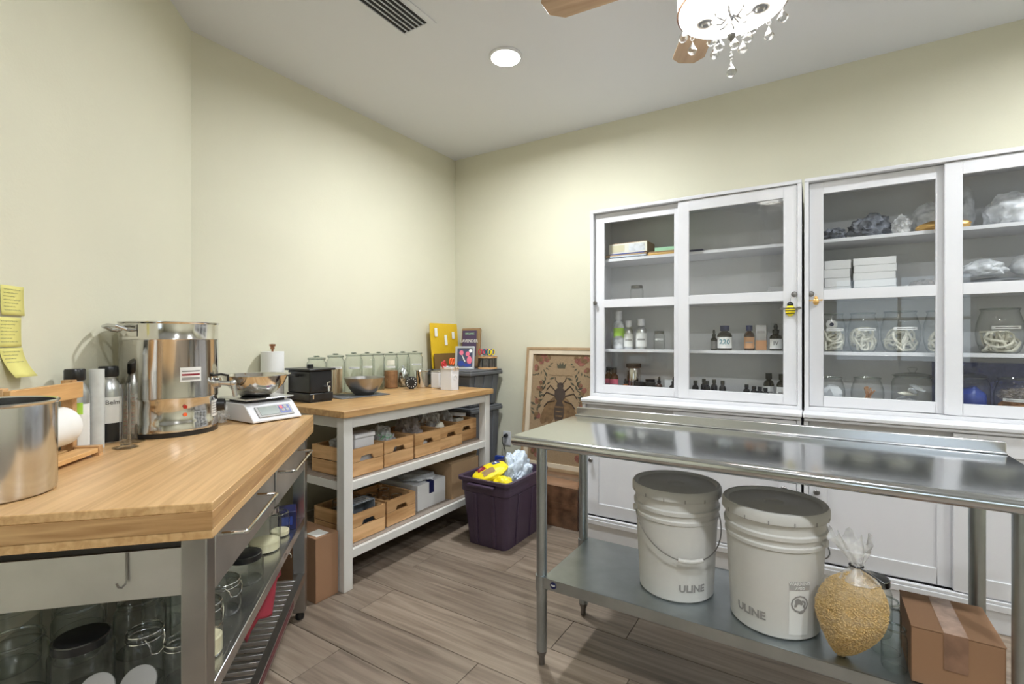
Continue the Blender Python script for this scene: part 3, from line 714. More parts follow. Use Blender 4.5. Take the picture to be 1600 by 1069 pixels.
# ---- on the bamboo worktop
pot = thing('steel_pot', 'tall brushed steel pot at the left edge of the worktop', 'pot', (-1.590, .303, CT))
pm2 = MB(); pm2.capt = False
pm2.lathe([(0, 0), (.104, 0), (.110, .004), (.112, .012), (.112, .206), (.116, .209), (.117, .2125), (.114, .215), (.109, .212), (.109, .010), (0, .008)], 56); pm2.build('body', 'pot_steel', pot)
rh = thing('paper_roll_holder', 'pine roll holder frame with cutting bar, behind the steel pot', 'holder', (0, 0, CT), R(45))
A0, A1 = 1.48, 1.745
for u_ in (A0, A1):
    B(-1.000, -.968, u_ - .02, u_, .0, .232).build('post', 'pine', rh, bevel=.002)
    B(-.968, -.900, u_ - .02, u_, .008, .030).build('foot_bar', 'pine_x', rh, bevel=.002)
    B(-.920, -.900, u_ - .02, u_, 0, .008).build('pad', 'pine', rh)
B(-.960, -.902, A0 + .001, A1 - .021, .010, .024).build('base_rail', 'pine_u', rh, bevel=.002)
B(-.968, -.952, A0 - .02, A1, .178, .226).build('cutter_bar', 'pine_u', rh, bevel=.002)
B(-1.000, -.980, A0 + .001, A1 - .021, .006, .022).build('back_rail', 'pine_u', rh, bevel=.002)
rl = MB().cyl((-.985, A0 + .012, .098), (-.985, A1 - .045, .098), .058, n=40).build('paper_roll', 'paper', rot=(0, 0, R(45)), loc=(0, 0, CT), bevel=.004)
tag(rl, 'roll of white paper in the pine holder behind the pot', 'paper roll')
def alu(u, v, r, h, label, front):
    t = thing('aluminium_bottle', label, 'bottle', onc(u, v, CT), 0, 'aluminium bottles on the worktop')
    L([(0, 0), (r * .94, 0), (r, .006), (r, h * .66), (r * .93, h * .73), (r * .70, h * .81), (r * .55, h * .84), (r * .55, h * .87), (0, h * .87)], 30).build('body', 'bottle_alu', t)
    L([(0, h * .86), (r * .66, h * .86), (r * .72, h * .875), (r * .72, h * .985), (r * .66, h), (0, h)], 30).build('cap', 'black', t)
    a = facing(*UV(u, v))
    if front == 'Bel':
        band(r + .0003, .012, h * .60, a - 1.1, a + 1.1, 16).build('label_strip', 'label', t); band(r + .0013, .004, h * .26, a - 1.1, a + 1.1, 16).build('label_base', 'black', t)
        wrap(text_mb('Belm', .021), r + .0016, h * .53, a + .3).build('lettering', 'ink', t)
    else:
        band(r + .0003, .02, h * .58, a + .15, a + 1.2, 12).build('label_strip', 'label', t); band(r + .0013, h * .46, h * .6, a - .15, a + .5, 10).build('label_tab', 'green', t)
alu(1.80, -1.005, .037, .262, 'silver bottle with black cap and green tag behind the pine holder', 'g')
alu(1.955, -.992, .039, .262, 'silver bottle with black cap and black-based label beside the tall tube', 'Bel')
tu = thing('plastic_tube', 'tall frosted square-ended plastic measuring tube on the worktop', 'measuring tube', onc(1.850, -.972, CT))
tb = MB(); tb.capt = False; tb.lathe([(0, 0), (.020, 0), (.020, .258), (.0185, .258), (.0185, .004)], 24); tb.build('tube', 'tube_plastic', tu)
def cylinder_glass(u, v, h, label):
    t = thing('measuring_cylinder', label, 'measuring cylinder', onc(u, v, CT), 0, 'glass measuring cylinders')
    b = MB(); b.capt = False; b.lathe([(0, .010), (.014, .010), (.0155, .014), (.0155, h), (.0145, h)], 22); b.build('tube', 'glass_lab', t)
    L([(0, 0), (.036, 0), (.036, .004), (.016, .008), (.014, .011), (0, .011)], 6).build('base', 'glass', t)
    tk = MB()
    for i in range(10): tk.add([(-.004, .05 + i * .013, 0), (.005, .05 + i * .013, 0), (.005, .051 + i * .013, 0), (-.004, .051 + i * .013, 0)], [(0, 1, 2, 3)])
    wrap(tk, .0159, 0, facing(*UV(u, v))).build('scale_marks', 'dark_red', t)
cylinder_glass(1.828, -.880, .208, 'slim glass measuring cylinder in front of the silver bottle')
cylinder_glass(1.925, -.905, .205, 'slim glass measuring cylinder nearer the big steel urn')
# ---- the big steel urn
ux, uy = UV(2.118, -.868); ua = facing(ux, uy)
ur = thing('steel_urn', 'large shiny steel urn with tap and dial on the worktop', 'urn', (ux, uy, CT), ua)
r = .160
L([(0, 0), (r * .98, 0), (r * .98, .018), (0, .018)], 56).build('base_ring', 'black', ur)
L([(0, .0185), (r * .985, .0185), (r * .985, .05), (r * .965, .055), (r * .965, .130), (r * .985, .135), (r * .985, .142), (0, .142)], 56).build('heater', 'steel_shiny', ur)
ub = MB(); ub.capt = False; ub.lathe([(r * .9, .1425), (r * .985, .1425), (r * .985, .352), (r * .995, .355), (r * .985, .358), (r * .985, .412), (r * 1.01, .417), (r * 1.01, .420), (r * .96, .418), (r * .96, .17), (0, .165)], 56); ub.build('body', 'steel_shiny', ur)
for sgn in (-1,):
    a = R(-62); hd = MB()
    for q in (-.30, .30): hd.cyl(((r * .98) * math.cos(a + q), (r * .98) * math.sin(a + q), .387), ((r + .02) * math.cos(a + q), (r + .02) * math.sin(a + q), .390), .006, n=10)
    hd.tube([((r + .018) * math.cos(a - .30), (r + .018) * math.sin(a - .30), .39), ((r + .042) * math.cos(a - .22), (r + .042) * math.sin(a - .22), .402), ((r + .045) * math.cos(a), (r + .045) * math.sin(a), .405), ((r + .042) * math.cos(a + .22), (r + .042) * math.sin(a + .22), .402), ((r + .018) * math.cos(a + .30), (r + .018) * math.sin(a + .30), .39)], .0065, 10)
    hd.build('side_handle', 'steel', ur)
    band(r * .987, .366, .408, a - .42, a + .42, 14, .0015).build('handle_plate', 'steel_shiny', ur)
ta = R(68)
def ud(rad, z, da=0): return (rad * math.cos(ta + da), rad * math.sin(ta + da), z)
tp = MB().cyl(ud(r * .97, .185), ud(r + .012, .185), .020, n=18).cyl(ud(r, .185), ud(r + .062, .180), .010, n=14).cyl(ud(r + .058, .182), ud(r + .066, .128), .0095, .0085, n=14).ball(ud(r + .058, .182), .013, 12, 8)
tap = tp.build('tap', 'steel', ur)
MB().tube([ud(r + .04, .190), ud(r + .04, .212), ud(r + .015, .218), ud(r - .0, .216, -.22)], .005, 8).build('tap_lever', 'black', tap)
dl = MB().cyl(ud(r * .97, .095, .18), ud(r + .022, .095, .18), .026, .023, n=22).build('dial', 'black', ur)
band(r * .988, .200, .252, R(10), R(36), 10).build('label_strip', 'label', ur); band(r * .994, .222, .229, R(12), R(34), 8, .0003).build('print', 'dark_red', ur)
band(r * .994, .236, .240, R(12), R(34), 8, .0003).build('print', 'ink', ur); band(r * .994, .206, .216, R(12), R(34), 8, .0003).build('print', 'ink_soft', ur)
band(r * .968, .056, .118, R(56), R(78), 10).build('label_strip', 'label', ur)
for i in range(5): band(r * .974, .066 + i * .010, .069 + i * .010, R(58), R(76), 8, .0003).build('print', 'ink_soft', ur)
for z, m_ in ((.108, 'lens_off'), (.080, 'orange')):
    MB().cyl((r * .955 * math.cos(R(16)), r * .955 * math.sin(R(16)), z), (r * 1.0 * math.cos(R(16)), r * 1.0 * math.sin(R(16)), z), .0065, n=14).build('indicator_lamp', m_, ur)
# ---- kitchen scale with bowl
sx, sy = -2.13, 1.245
kc = thing('kitchen_scale', 'white digital scale with steel platform at the worktop corner', 'scale', (sx, sy, CT))
sb = MB(); o_ = [(.150, .004), (.150, .012), (.088, .070), (.070, .080), (-.130, .080), (-.130, .004)]
sb.prism(o_, -.112, .112, 'y'); sb.build('housing', 'white', kc, bevel=.006, seg=3)
for q in ((-.1, -.09), (-.1, .09), (.12, -.09), (.12, .09)): MB().cyl((q[0], q[1], 0), (q[0], q[1], .005), .01).build('foot', 'black', kc)
B(-.105, .075, -.075, .075, .0802, .092).build('platform_support', 'black_matte', kc)
B(-.130, .092, -.112, .112, .0922, .100).build('platform', 'steel', kc, bevel=.006, seg=3)
ax_ = Matrix.Translation((.119, 0, .0415)) @ Matrix.Rotation(math.atan2(.062, .058) * -1 + R(90) - R(90), 4, 'Y')
slope = math.atan2(.058, .062)
def onslope(mb): return mb.xf(Matrix.Translation((.1200, 0, .0425)) @ Matrix.Rotation(slope, 4, 'Y'))
onslope(MB().box(-.030, .030, -.080, .082, .0, .003)).build('display_panel', 'label_grey', kc, bevel=.0012)
onslope(MB().box(-.024, .020, -.068, .018, .003, .0042)).build('display', 'lcd', kc)
onslope(MB().box(-.024, .020, .022, .072, .003, .0042)).build('keypad', 'blue', kc)
onslope(MB().box(-.021, -.005, .026, .040, .0042, .0056)).build('key', 'red', kc)
for a_, b_ in ((-.021, .046), (-.003, .030), (-.003, .050)): onslope(MB().box(a_, a_ + .014, b_, b_ + .014, .0042, .0056)).build('key', 'label_grey', kc)
bw = MB(); bw.capt = False
bw.lathe([(0, 0), (.058, 0), (.085, .018), (.118, .056), (.134, .092), (.147, .094), (.147, .097), (.132, .096), (.115, .058), (.082, .021), (.056, .004), (0, .004)], 56)
bo = bw.build('mixing_bowl', 'steel_shiny', loc=(sx - .018, sy - .005, CT + .1005)); tag(bo, 'wide shiny steel bowl resting on the white scale', 'bowl')
pgb = crumple(.034, .024, .045, 9, .4, 3, 4).build('plastic_bag', 'film', loc=(-2.150, 1.088, CT + .001)); tag(pgb, 'crumpled clear plastic bag between the urn and the scale', 'bag')
wbx = B(-.045, .045, -.035, .035, 0, .035).build('white_box', 'white_matte', loc=(-2.262, 1.072, CT), rot=(0, 0, R(20)), bevel=.003); tag(wbx, 'low white box behind the tap of the urn', 'box')
# ---- sticky notes on the angled wall
def note(u_, z, lean, label, curl):
    t = thing('sticky_note', label, 'note', (*UV(u_, VW + .0012), z), R(45), 'yellow sticky notes')
    n_ = 8; vs = []
    for i in range(n_ + 1):
        q = i / n_; yy = .041 - .082 * q
        for x in (-.041, .041): vs.append((curl * q * q, x + lean * q, yy))
    mb = MB().add(vs, [(2 * i, 2 * i + 1, 2 * i + 3, 2 * i + 2) for i in range(n_)]); o = mb.build('sheet', 'note', t); sd = o.modifiers.new('solid', 'SOLIDIFY'); sd.thickness = .0008; sd.offset = 1
    ln = MB()
    for k in range(7 if curl < .01 else 4):
        z_ = .030 - .0095 * k; q = (.041 - z_) / .082; L_ = .06 - .02 * ((k * 7) % 3) * .5
        pts = [(curl * q * q + .0016, -.033 + lean * q + L_ * i / 24, z_ + .0012 * math.sin(i * 2.1 + k) * (1 + .5 * math.sin(i * .9))) for i in range(25)]
        ln.tube(pts, .00035, 4)
    ln.build('handwriting', 'ink', t, flat=True)
note(1.630, 1.376, -.002, 'yellow sticky note full of handwriting, top one on the wall', .004)
note(1.620, 1.288, -.003, 'yellow sticky note with a few written lines, middle one on the wall', .003)
note(1.625, 1.203, .012, 'yellow sticky note curling off the wall, lowest one', .030)
# ================================================================ white table with oak top against the left wall
WT = .91
wt = thing('white_table', 'white wooden table with oak top and two slatted shelves', 'table', (0, 0, 0))
ax0, ax1, ay0, ay1 = -2.70, -1.968, 1.578, 2.885
B(ax0, ax1, ay0, ay1, WT - .035, WT).build('table_top', 'oak', wt, bevel=.003)
LGX = ((-2.045, -1.99), (-2.69, -2.635)); LGY = ((1.597, 1.652), (2.815, 2.87))
for a in LGX:
    for b in LGY: B(a[0], a[1], b[0], b[1], 0, WT - .0355).build('leg', 'offwhite', wt, bevel=.003)
apr = [(-2.015, -1.995, 1.652, 2.815), (-2.685, -2.665, 1.652, 2.815)]
for a in apr: B(a[0], a[1], a[2], a[3], WT - .093, WT - .0355).build('apron', 'offwhite', wt, bevel=.002)
for b in LGY: B(-2.635, -2.045, b[0] + .015, b[0] + .035, WT - .093, WT - .0355).build('apron', 'offwhite', wt, bevel=.002)
for sz in (.545, .200):
    B(-2.015, -1.993, 1.652, 2.815, sz - .045, sz - .002).build('shelf_rail', 'offwhite', wt, bevel=.002)
    B(-2.685, -2.665, 1.652, 2.815, sz - .045, sz - .002).build('shelf_rail', 'offwhite', wt, bevel=.002)
    for b in LGY: B(-2.635, -2.045, b[0] + .015, b[0] + .035, sz - .045, sz - .002).build('shelf_rail', 'offwhite', wt, bevel=.002)
    for i in range(7):
        x = -2.664 + i * .0935; B(x, x + .086, 1.613, 2.855, sz - .016, sz).build('shelf_slat', 'shelf_grey', wt, bevel=.0015)
# ---- pine crates
def crate(x1, y0, z, label, group='pine crates on the white table', proto=[None]):
    """x1 = front face, y0 = near side"""
    if proto[0] is not None: return dup(proto[0], (x1, y0, z), 0, label, group)
    t = thing('wooden_crate', label, 'crate', (x1, y0, z), 0, group); W, Dp, H = .23, .31, .15
    for zz in (0.003, .078):
        up = zz > .05
        for xf_ in (-.013, -Dp):
            if up:
                o_ = [(0, 0), (.066, 0), (.080, .026), (.150, .026), (.164, 0), (W, 0), (W, .070), (0, .070)]
                MB().prism([(y, q + zz) for y, q in o_], xf_, xf_ + .013, 'x').build('end_board', 'pine', t, bevel=.0015)
            else: B(xf_, xf_ + .013, 0, W, zz, zz + .073).build('end_board', 'pine', t, bevel=.0015)
        for yy in (0, W - .011): B(-Dp + .0132, -.0132, yy, yy + .011, zz, zz + .070).build('side_board', 'pine_x', t, bevel=.0015)
    for yy in (.011, W - .033):
        for xx in (-.035, -Dp + .0135): B(xx, xx + .0215, yy + .0002, yy + .0218, .004, .146).build('corner_post', 'pine', t)
    for i in range(3): B(-Dp + .014, -.014, .0115 + i * .07, .0115 + i * .07 + .064, .0, .0029).build('bottom_board', 'pine_x', t)
    proto[0] = t; return t
C1 = [(-2.035, 1.668), (-2.045, 1.915), (-2.045, 2.162), (-2.055, 2.400), (-2.105, 2.632)]
cl = ['pine crate with a white tub, upper shelf, nearest the cart', 'pine crate stuffed with patterned bags, second on the upper shelf', 'pine crate in the middle of the upper shelf with loose film on top',
      'pine crate with white round packet, fourth on the upper shelf', 'pine crate with a white tape roll, last on the upper shelf']
for (x, y), lb in zip(C1, cl): crate(x, y, .545, lb)
crate(-2.045, 1.690, .200, 'pine crate with a grey tray, lower shelf, nearest the cart'); crate(-2.055, 1.945, .200, 'pine crate with glass pieces, lower shelf, beside the white carton')
zt = .545 + .0035
t = thing('white_tub', 'white lidded plastic tub in the nearest upper crate', 'tub', (-2.115, 1.795, zt))
B(-.05, .05, -.065, .065, 0, .188).build('tub', 'white', t, bevel=.006); B(-.055, .055, -.07, .07, .188, .212).build('lid', 'white', t, bevel=.006)
o = B(-.004, .004, -.03, .03, 0, .185).build('white_card', 'white_matte', loc=(-2.10, 1.712, zt), rot=(0, 0, R(0))); tag(o, 'upright white card at the near end of the first crate', 'card')
def bag(name, label, loc, s, seed, mat, amp=.35, freq=3, group='bags in the pine crates', rz=0, cat='bag', sub=4):
    o = crumple(*s, seed, amp, freq, sub).build(name, mat, loc=loc, rot=(0, 0, rz)); return tag(o, label, cat, group)
bag('plastic_bag', 'clear bag behind the white tub in the first crate', (-2.235, 1.785, zt), (.060, .080, .105), 1, 'film_milky')
bag('plastic_bag', 'clear bag of small green and white pieces in the second crate', (-2.20, 2.03, zt), (.075, .078, .110), 2, 'film_milky', .35, 4)
bt = MB(); g3 = random.Random(3)
for i in range(70):
    a = g3.random() * 6.28; q = g3.random() ** .5; bt.ball((.075 * q * math.cos(a), .065 * q * math.sin(a), .135 + .035 * (1 - q) + .012 * g3.random()), .007, 6, 4, sz=.6)
o = bt.build('packed_pieces', 'mint', loc=(-2.195, 2.03, zt)); tag(o, 'small mint pieces showing in the second crate bag', 'pieces'); o['kind'] = 'stuff'
o = crumple(.018, .04, .035, 5, .2, 3).build('white_packet', 'cotton', loc=(-2.085, 2.03, zt + .0)); tag(o, 'white packet seen through the hand hole of the second crate', 'packet')
bag('plastic_bag', 'dark loose plastic film heaped on the third crate', (-2.225, 2.278, zt), (.085, .075, .125), 3, 'film_dark', .4, 3.5)
bag('white_packet', 'white packet seen through the hand hole of the third crate', (-2.088, 2.27, zt), (.018, .045, .05), 8, 'cotton', .2, 2, 'bags in the pine crates', 0, 'packet')
bag('plastic_bag', 'round white packet bulging from the fourth crate', (-2.118, 2.470, zt), (.036, .046, .098), 6, 'soap', .12, 2)
bag('plastic_bag', 'clear film spilling over the fourth crate', (-2.250, 2.520, zt), (.070, .070, .125), 7, 'film', .4, 3.5)
bag('plastic_bag', 'milky plastic bag in the last upper crate', (-2.275, 2.685, zt), (.085, .030, .125), 12, 'film_milky', .35, 3)
t = thing('tape_roll', 'white roll of tape lying on the last upper crate', 'tape', (-2.215, 2.775, zt + .150), 0)
tr = MB().lathe([(.022, 0), (.062, 0), (.062, .022), (.022, .022), (.022, 0)], 32); tr.xf(Matrix.Rotation(R(-8), 4, 'X')); tr.build('roll', 'white', t, loc=(0, 0, .012))
o = B(-.03, .03, -.04, .04, 0, .148).build('packet', 'soap', loc=(-2.215, 2.775, zt), bevel=.004); tag(o, 'pale packet under the tape roll in the last upper crate', 'packet')
zl = .2035
t = thing('grey_tray', 'grey plastic tray upright in the lower near crate', 'tray', (-2.115, 1.795, zl), 0)
MB().box(-.045, .045, -.075, -.070, 0, .185).box(-.045, .045, .070, .075, 0, .185).box(-.045, -.04, -.07, .07, 0, .185).box(-.045, .045, -.07, .07, 0, .005).box(-.045, .045, -.07, .07, .18, .185).build('shell', 'grey_tray', t, bevel=.002)
for i in range(5): B(-.04, .04, -.05 + i * .022, -.036 + i * .022, .1852, .188).build('rib', 'label_grey', t)
jar('dark glass jar at the back of the lower near crate', (-2.24, 1.77, zl), .045, .17, 'open', 'glass'); jar('glass jar next to the dark one in the lower near crate', (-2.24, 1.865, zl), .042, .16, 'open', 'glass')
for i, (x, y) in enumerate(((-2.13, 2.0), (-2.13, 2.09), (-2.24, 2.0), (-2.24, 2.09))):
    jar('small glass jar in the lower crate beside the white carton, %s' % ('front left', 'front right', 'back left', 'back right')[i], (x, y, zl), .038, .12 + .01 * i, 'open', 'glass', 'small jars in the lower crate')
t = thing('white_carton', 'white carton with a blue tape tab on the lower shelf', 'box', (-2.085, 2.225, .2))
B(-.34, 0, 0, .265, 0, .158).build('carton', 'white_matte', t, bevel=.002); B(.0002, .001, .105, .150, .085, .158).build('tape', 'navy', t); B(-.035, .001, .105, .150, .1582, .159).build('tape', 'navy', t)
bag('padded_mailer', 'white padded bag lying on the white carton', (-2.21, 2.355, .3582), (.115, .105, .022), 15, 'bag_white', .25, 2, None, .2, 'mailer')
t = thing('cardboard_box', 'open brown cardboard box with torn flaps at the far end of the lower shelf', 'box', (-2.05, 2.512, .2))
cbm = MB().box(-.56, 0, 0, .008, 0, .235).box(-.56, 0, .292, .300, 0, .235).box(-.008, 0, .008, .292, 0, .235).box(-.56, -.552, .008, .292, 0, .235).box(-.55, -.01, .01, .29, 0, .008); cbm.build('carton', 'card_lite', t, bevel=.001)
MB().add([(-.004, .004, .236), (-.004, .296, .236), (-.15, .30, .248), (-.15, .16, .252), (-.17, .002, .249)], [(0, 1, 2, 3, 4)]).build('flap', 'card_lite', t).modifiers.new('s', 'SOLIDIFY').thickness = .004
MB().add([(-.556, .004, .236), (-.556, .296, .236), (-.34, .296, .262), (-.36, .004, .27)], [(0, 1, 2, 3)]).build('flap', 'card', t).modifiers.new('s', 'SOLIDIFY').thickness = .004
MB().add([(-.02, .296, .236), (-.54, .296, .236), (-.5, .36, .268), (-.06, .37, .262)], [(0, 1, 2, 3)]).build('flap', 'card_lite', t).modifiers.new('s', 'SOLIDIFY').thickness = .004
# ---- upright box on the floor between cart and table
t = thing('cardboard_box', 'plain brown cardboard box on the floor between the cart and the white table', 'box', (-2.025, 1.462, 0))
B(-.40, 0, 0, .128, 0, .306).build('carton', 'card', t, bevel=.002); MB().box(-.40, 0, 0, .0635, .3065, .309).build('flap', 'card', t); MB().box(-.40, 0, .0645, .128, .3065, .309).build('flap', 'card', t)
B(-.10, -.02, .02, .09, .3092, .3098).build('label', 'label', t)
# ---- on the oak top
pt = thing('paper_towel_stand', 'roll of white paper towels on a copper-knobbed stand', 'paper towels', (-2.672, 1.642, WT + .0005))
L([(0, 0), (.058, 0), (.058, .008), (0, .008)], 28).build('base', 'copper', pt); MB().cyl((0, 0, .008), (0, 0, .30), .006).build('rod', 'copper', pt)
L([(0, .298), (.012, .298), (.011, .312), (.017, .318), (.017, .328), (0, .330)], 18).build('knob', 'copper', pt)
MB().lathe([(.020, .009), (.062, .009), (.062, .285), (.020, .285), (.020, .009)], 40).build('paper_roll', 'paper', pt)
shp = MB(); sq = [(.062 * math.cos(R(a)), .062 * math.sin(R(a))) for a in range(200, 281, 10)]; sq += [(.035, -.078)]
ml = thing('wax_melter', 'black square melting pot with a small tap', 'melting pot', (-2.492, 1.762, WT))
hx, hy = .108, .078
B(-hx + .006, hx - .006, -hy + .006, hy - .006, .0, .008).build('foot', 'black_matte', ml)
B(-hx, hx, -hy, hy, .008, .052).build('base', 'black', ml, bevel=.006); B(-hx + .004, hx - .004, -hy + .004, hy - .004, .052, .178).build('body', 'black', ml, bevel=.008, seg=3)
ld_ = B(-hx - .008, hx + .008, -hy - .010, hy + .010, .1785, .190).build('lid', 'black', ml, bevel=.004); L([(0, .19), (.018, .19), (.018, .208), (.015, .211), (0, .211)], 18).build('lid_knob', 'black', ld_)
MB().cyl((hx - .006, .025, .085), (hx + .030, .025, .083), .010).cyl((hx + .025, .025, .084), (hx + .028, .025, .060), .008).build('tap', 'chrome', ml)
MB().tube([(hx + .014, .025, .092), (hx + .014, .025, .110), (hx + .020, .040, .112)], .004).build('tap_lever', 'chrome', ml)
B(hx - .0005, hx + .0015, -.060, -.052, .020, .045).build('switch', 'chrome', ml); MB().tube([(-hx + .05, -hy - .002, .15), (-hx + .05, -hy - .022, .152), (-hx + .12, -hy - .022, .152), (-hx + .12, -hy - .002, .15)], .006).build('handle', 'black', ml)
bm_ = B(-.105, .105, -.17, .17, 0, .006).build('slate_board', 'grey_plastic', loc=(-2.452, 2.072, WT), rot=(0, 0, R(-8)), bevel=.002); tag(bm_, 'thin dark slate board on the oak top under the dark bowl', 'board')
b2 = MB(); b2.capt = False
b2.lathe([(0, 0), (.055, 0), (.078, .018), (.108, .065), (.122, .106), (.126, .106), (.126, .108), (.120, .107), (.104, .066), (.074, .021), (.05, .005), (0, .005)], 48)
o = b2.build('mixing_bowl', 'steel_dark', loc=(-2.440, 2.115, WT + .0062)); tag(o, 'deep dark steel bowl on the slate board', 'bowl')
tm_ = thing('kitchen_timer', 'round black kitchen timer with white dial marks', 'timer', (-2.452, 2.552, WT), facing(-2.452, 2.552))
MB().cyl((-.02, 0, .046), (.014, 0, .046), .046, .042, n=12).build('case', 'black', tm_, bevel=.002); MB().cyl((.0142, 0, .046), (.026, 0, .046), .016, n=16).build('dial_knob', 'black', tm_)
B(-.02, .01, -.018, .018, 0, .006).build('foot', 'black', tm_)
mk = MB()
for i in range(12):
    k_ = len(mk.v); mk.box(.0142, .0156, -.0028, .0028, .026, .035); mk.xf(Matrix.Translation((0, 0, .046)) @ Matrix.Rotation(2 * math.pi * i / 12, 4, 'X'), k_)
mk.build('dial_marks', 'label', tm_)
pi_ = thing('steel_pitcher', 'shiny steel pouring pitcher with black handle', 'pitcher', (-2.468, 2.688, WT), 0)
pb_ = MB(); pb_.capt = False; pb_.lathe([(0, 0), (.044, 0), (.047, .004), (.045, .118), (.049, .122), (.047, .124), (.042, .118), (.044, .006), (0, .005)], 36)
for i, (x, y, z) in enumerate(pb_.v):
    if z > .10: d_ = max(0, math.cos(math.atan2(y, x) - R(-95))) ** 6; pb_.v[i] = (x, y - .022 * d_ * (z - .10) / .024, z + .006 * d_)
pb_.build('body', 'steel_shiny', pi_); MB().tube([(.020, .040, .110), (.035, .062, .128), (.045, .075, .118), (.048, .080, .085)], .008, 8).build('handle', 'black', pi_)
MB().tube([(-.03, -.034, .122), (0, .0, .137), (.02, .035, .128)], .0025, 6).build('wire', 'chrome', pi_)
tn = thing('white_tin', 'small white square tin between the pitcher and the white canister', 'tin', (-2.345, 2.712, WT), R(6))
B(-.038, .038, -.034, .034, 0, .118).build('tin', 'white', tn, bevel=.008, seg=3); B(-.039, .039, -.035, .035, .1185, .126).build('lid', 'bottle_alu', tn, bevel=.004)
cn = thing('canister', 'white square ceramic canister with twine bow holding scissors', 'canister', (-2.190, 2.662, WT), R(4))
cm = MB().box(-.046, .046, -.046, -.040, 0, .165).box(-.046, .046, .040, .046, 0, .165).box(-.046, -.040, -.04, .04, 0, .165).box(.040, .046, -.04, .04, 0, .165).box(-.04, .04, -.04, .04, 0, .006)
cm.build('body', 'white', cn, bevel=.004)
tww = MB().tube([(.048, -.048, .150), (.048, .048, .151), (-.048, .048, .150), (-.048, -.048, .150)], .003, 6, True)
for a in ((-.02, .018), (.0, -.02), (.012, .012)): tww.tube([(.049, 0.01, .15), (.053, a[0] * 1.3 + .01, .150 + a[1] * .8), (.052, a[0] * 1.7 + .012, .135)], .0022, 6)
tww.build('twine', 'stick_pale', cn)
he = MB().tube([(.0468, .018 * math.sin(i * .4) * (1 - .2 * math.cos(i * .4)), .085 + .017 * math.cos(i * .4)) for i in range(17)], .0013, 6); he.build('embossed_heart', 'bucket_lid', cn)
def scissors(loc, mat, label, tilt, rz, L_=.15, group='scissors on the white table'):
    t = thing('scissors', label, 'scissors', loc, rz, group); t.rotation_euler = (tilt[0], tilt[1], rz)
    for sg in (-1, 1):
        MB().tube([(0, sg * .016 + .013 * math.cos(2 * math.pi * i / 16), L_ + .024 + .022 * math.sin(2 * math.pi * i / 16)) for i in range(16)], .0042, 8, True).build('handle', mat, t)
        MB().prism([(sg * -.010, 0), (sg * .002, .0), (sg * .008, L_), (sg * -.001, L_)], -.0008 + sg * .0009, .0008 + sg * .0009, 'x').build('blade', 'steel', t)
    return t
scissors((-2.185, 2.650, WT + .012), 'orange', 'scissors with bright orange handles in the white canister', (R(-6), R(3)), R(8), .165)
scissors((-2.205, 2.672, WT + .012), 'red', 'scissors with red handles at the back of the white canister', (R(14), R(-6)), R(12), .150)
tj = [(1.905, .058, .255), (2.045, .056, .265), (2.190, .058, .268), (2.305, .050, .268), (2.408, .044, .268), (2.525, .054, .265), (2.645, .054, .265), (2.775, .062, .265)]
tl = ['tall lidded jar behind the black melting pot', 'tall lidded jar of pale wooden sticks', 'tall lidded jar behind the left half of the dark bowl', 'tall empty lidded jar behind the dark bowl',
      'narrow tall lidded jar behind the right half of the dark bowl', 'tall lidded jar part filled with brown pieces', 'tall lidded jar with crumpled silver foil', 'tall lidded jar nearest the corner, behind the timer']
for i, ((y, r_, h_), lb) in enumerate(zip(tj, tl)):
    x = -2.630
    j = jar(lb, (x, y, WT), r_, h_, 'tall', 'jar_tall', 'tall glass jars along the wall', rz=R(20))
    a = facing(x, y); zz = (.168, .168, .160, .160, .0, .150, 0, .158)[i]
    if zz: strip(j, r_, zz, zz + .013, a + (0, .1, .05, .1, 0, 0, 0, .25)[i], .62)
    if i == 1:
        g4 = random.Random(9)
        for k in range(26):
            q = 6.283 * g4.random(); d_ = .040 * g4.random() ** .5; s_ = MB().box(-.004, .004, -.0012, .0012, 0, .150 + .01 * g4.random())
            o = s_.build('wooden_stick', 'stick_pale', loc=(x + d_ * math.cos(q), y + d_ * math.sin(q), WT + .008), rot=(R(2 * g4.random() - 1), R(2 * g4.random() - 1), q)); tag(o, 'pale flat wooden stick in the jar right of the black melting pot', 'stick', 'wooden sticks in the tall jar')
    if i == 5: fill(j, 'brownbit', r_ * .93, .006, .125); strip(j, r_, .172, .205, a, .5, 'soap', False)
    if i == 6: crumple(.043, .043, .085, 22, .12, 6, 4).build('contents', 'silver_foil', j, loc=(0, 0, .006))
# ---- grey totes in the corner
def tote(loc, W, Dp, H, label, mat='grey_plastic', group=None, lid=True):
    t = thing('storage_tote', label, 'tote', loc, 0, group); k = .045
    MB().taper((-W / 2 + k, W / 2 - k, -Dp / 2 + k, Dp / 2 - k), (-W / 2 + .02, W / 2 - .02, -Dp / 2 + .02, Dp / 2 - .02), 0, H - .04).build('body', mat, t, bevel=.012, seg=3)
    for y in (-.5, 0, .5):
        MB().taper((W / 2 - k - .01, W / 2 - k + .008, y * Dp * .55 - .02, y * Dp * .55 + .02), (W / 2 - .03, W / 2 - .013, y * Dp * .55 - .024, y * Dp * .55 + .024), .01, H - .045).build('rib', mat, t, bevel=.003)
    B(-W / 2, W / 2, -Dp / 2, Dp / 2, H - .042, H - .012).build('rim', mat, t, bevel=.008, seg=3)
    B(-W / 2 + .006, W / 2 - .006, -Dp / 2 + .006, Dp / 2 - .006, H - .012, H).build('lid', mat, t, bevel=.005)
    return t
TZ = 1.024
tote((-2.435, 3.150, 0), .46, .44, .733, 'grey storage tote at the bottom of the corner stack', group='grey totes in the corner')
tote((-2.435, 3.150, .7335), .46, .44, TZ - .7335, 'grey lidded storage tote on top of the corner stack', group='grey totes in the corner')
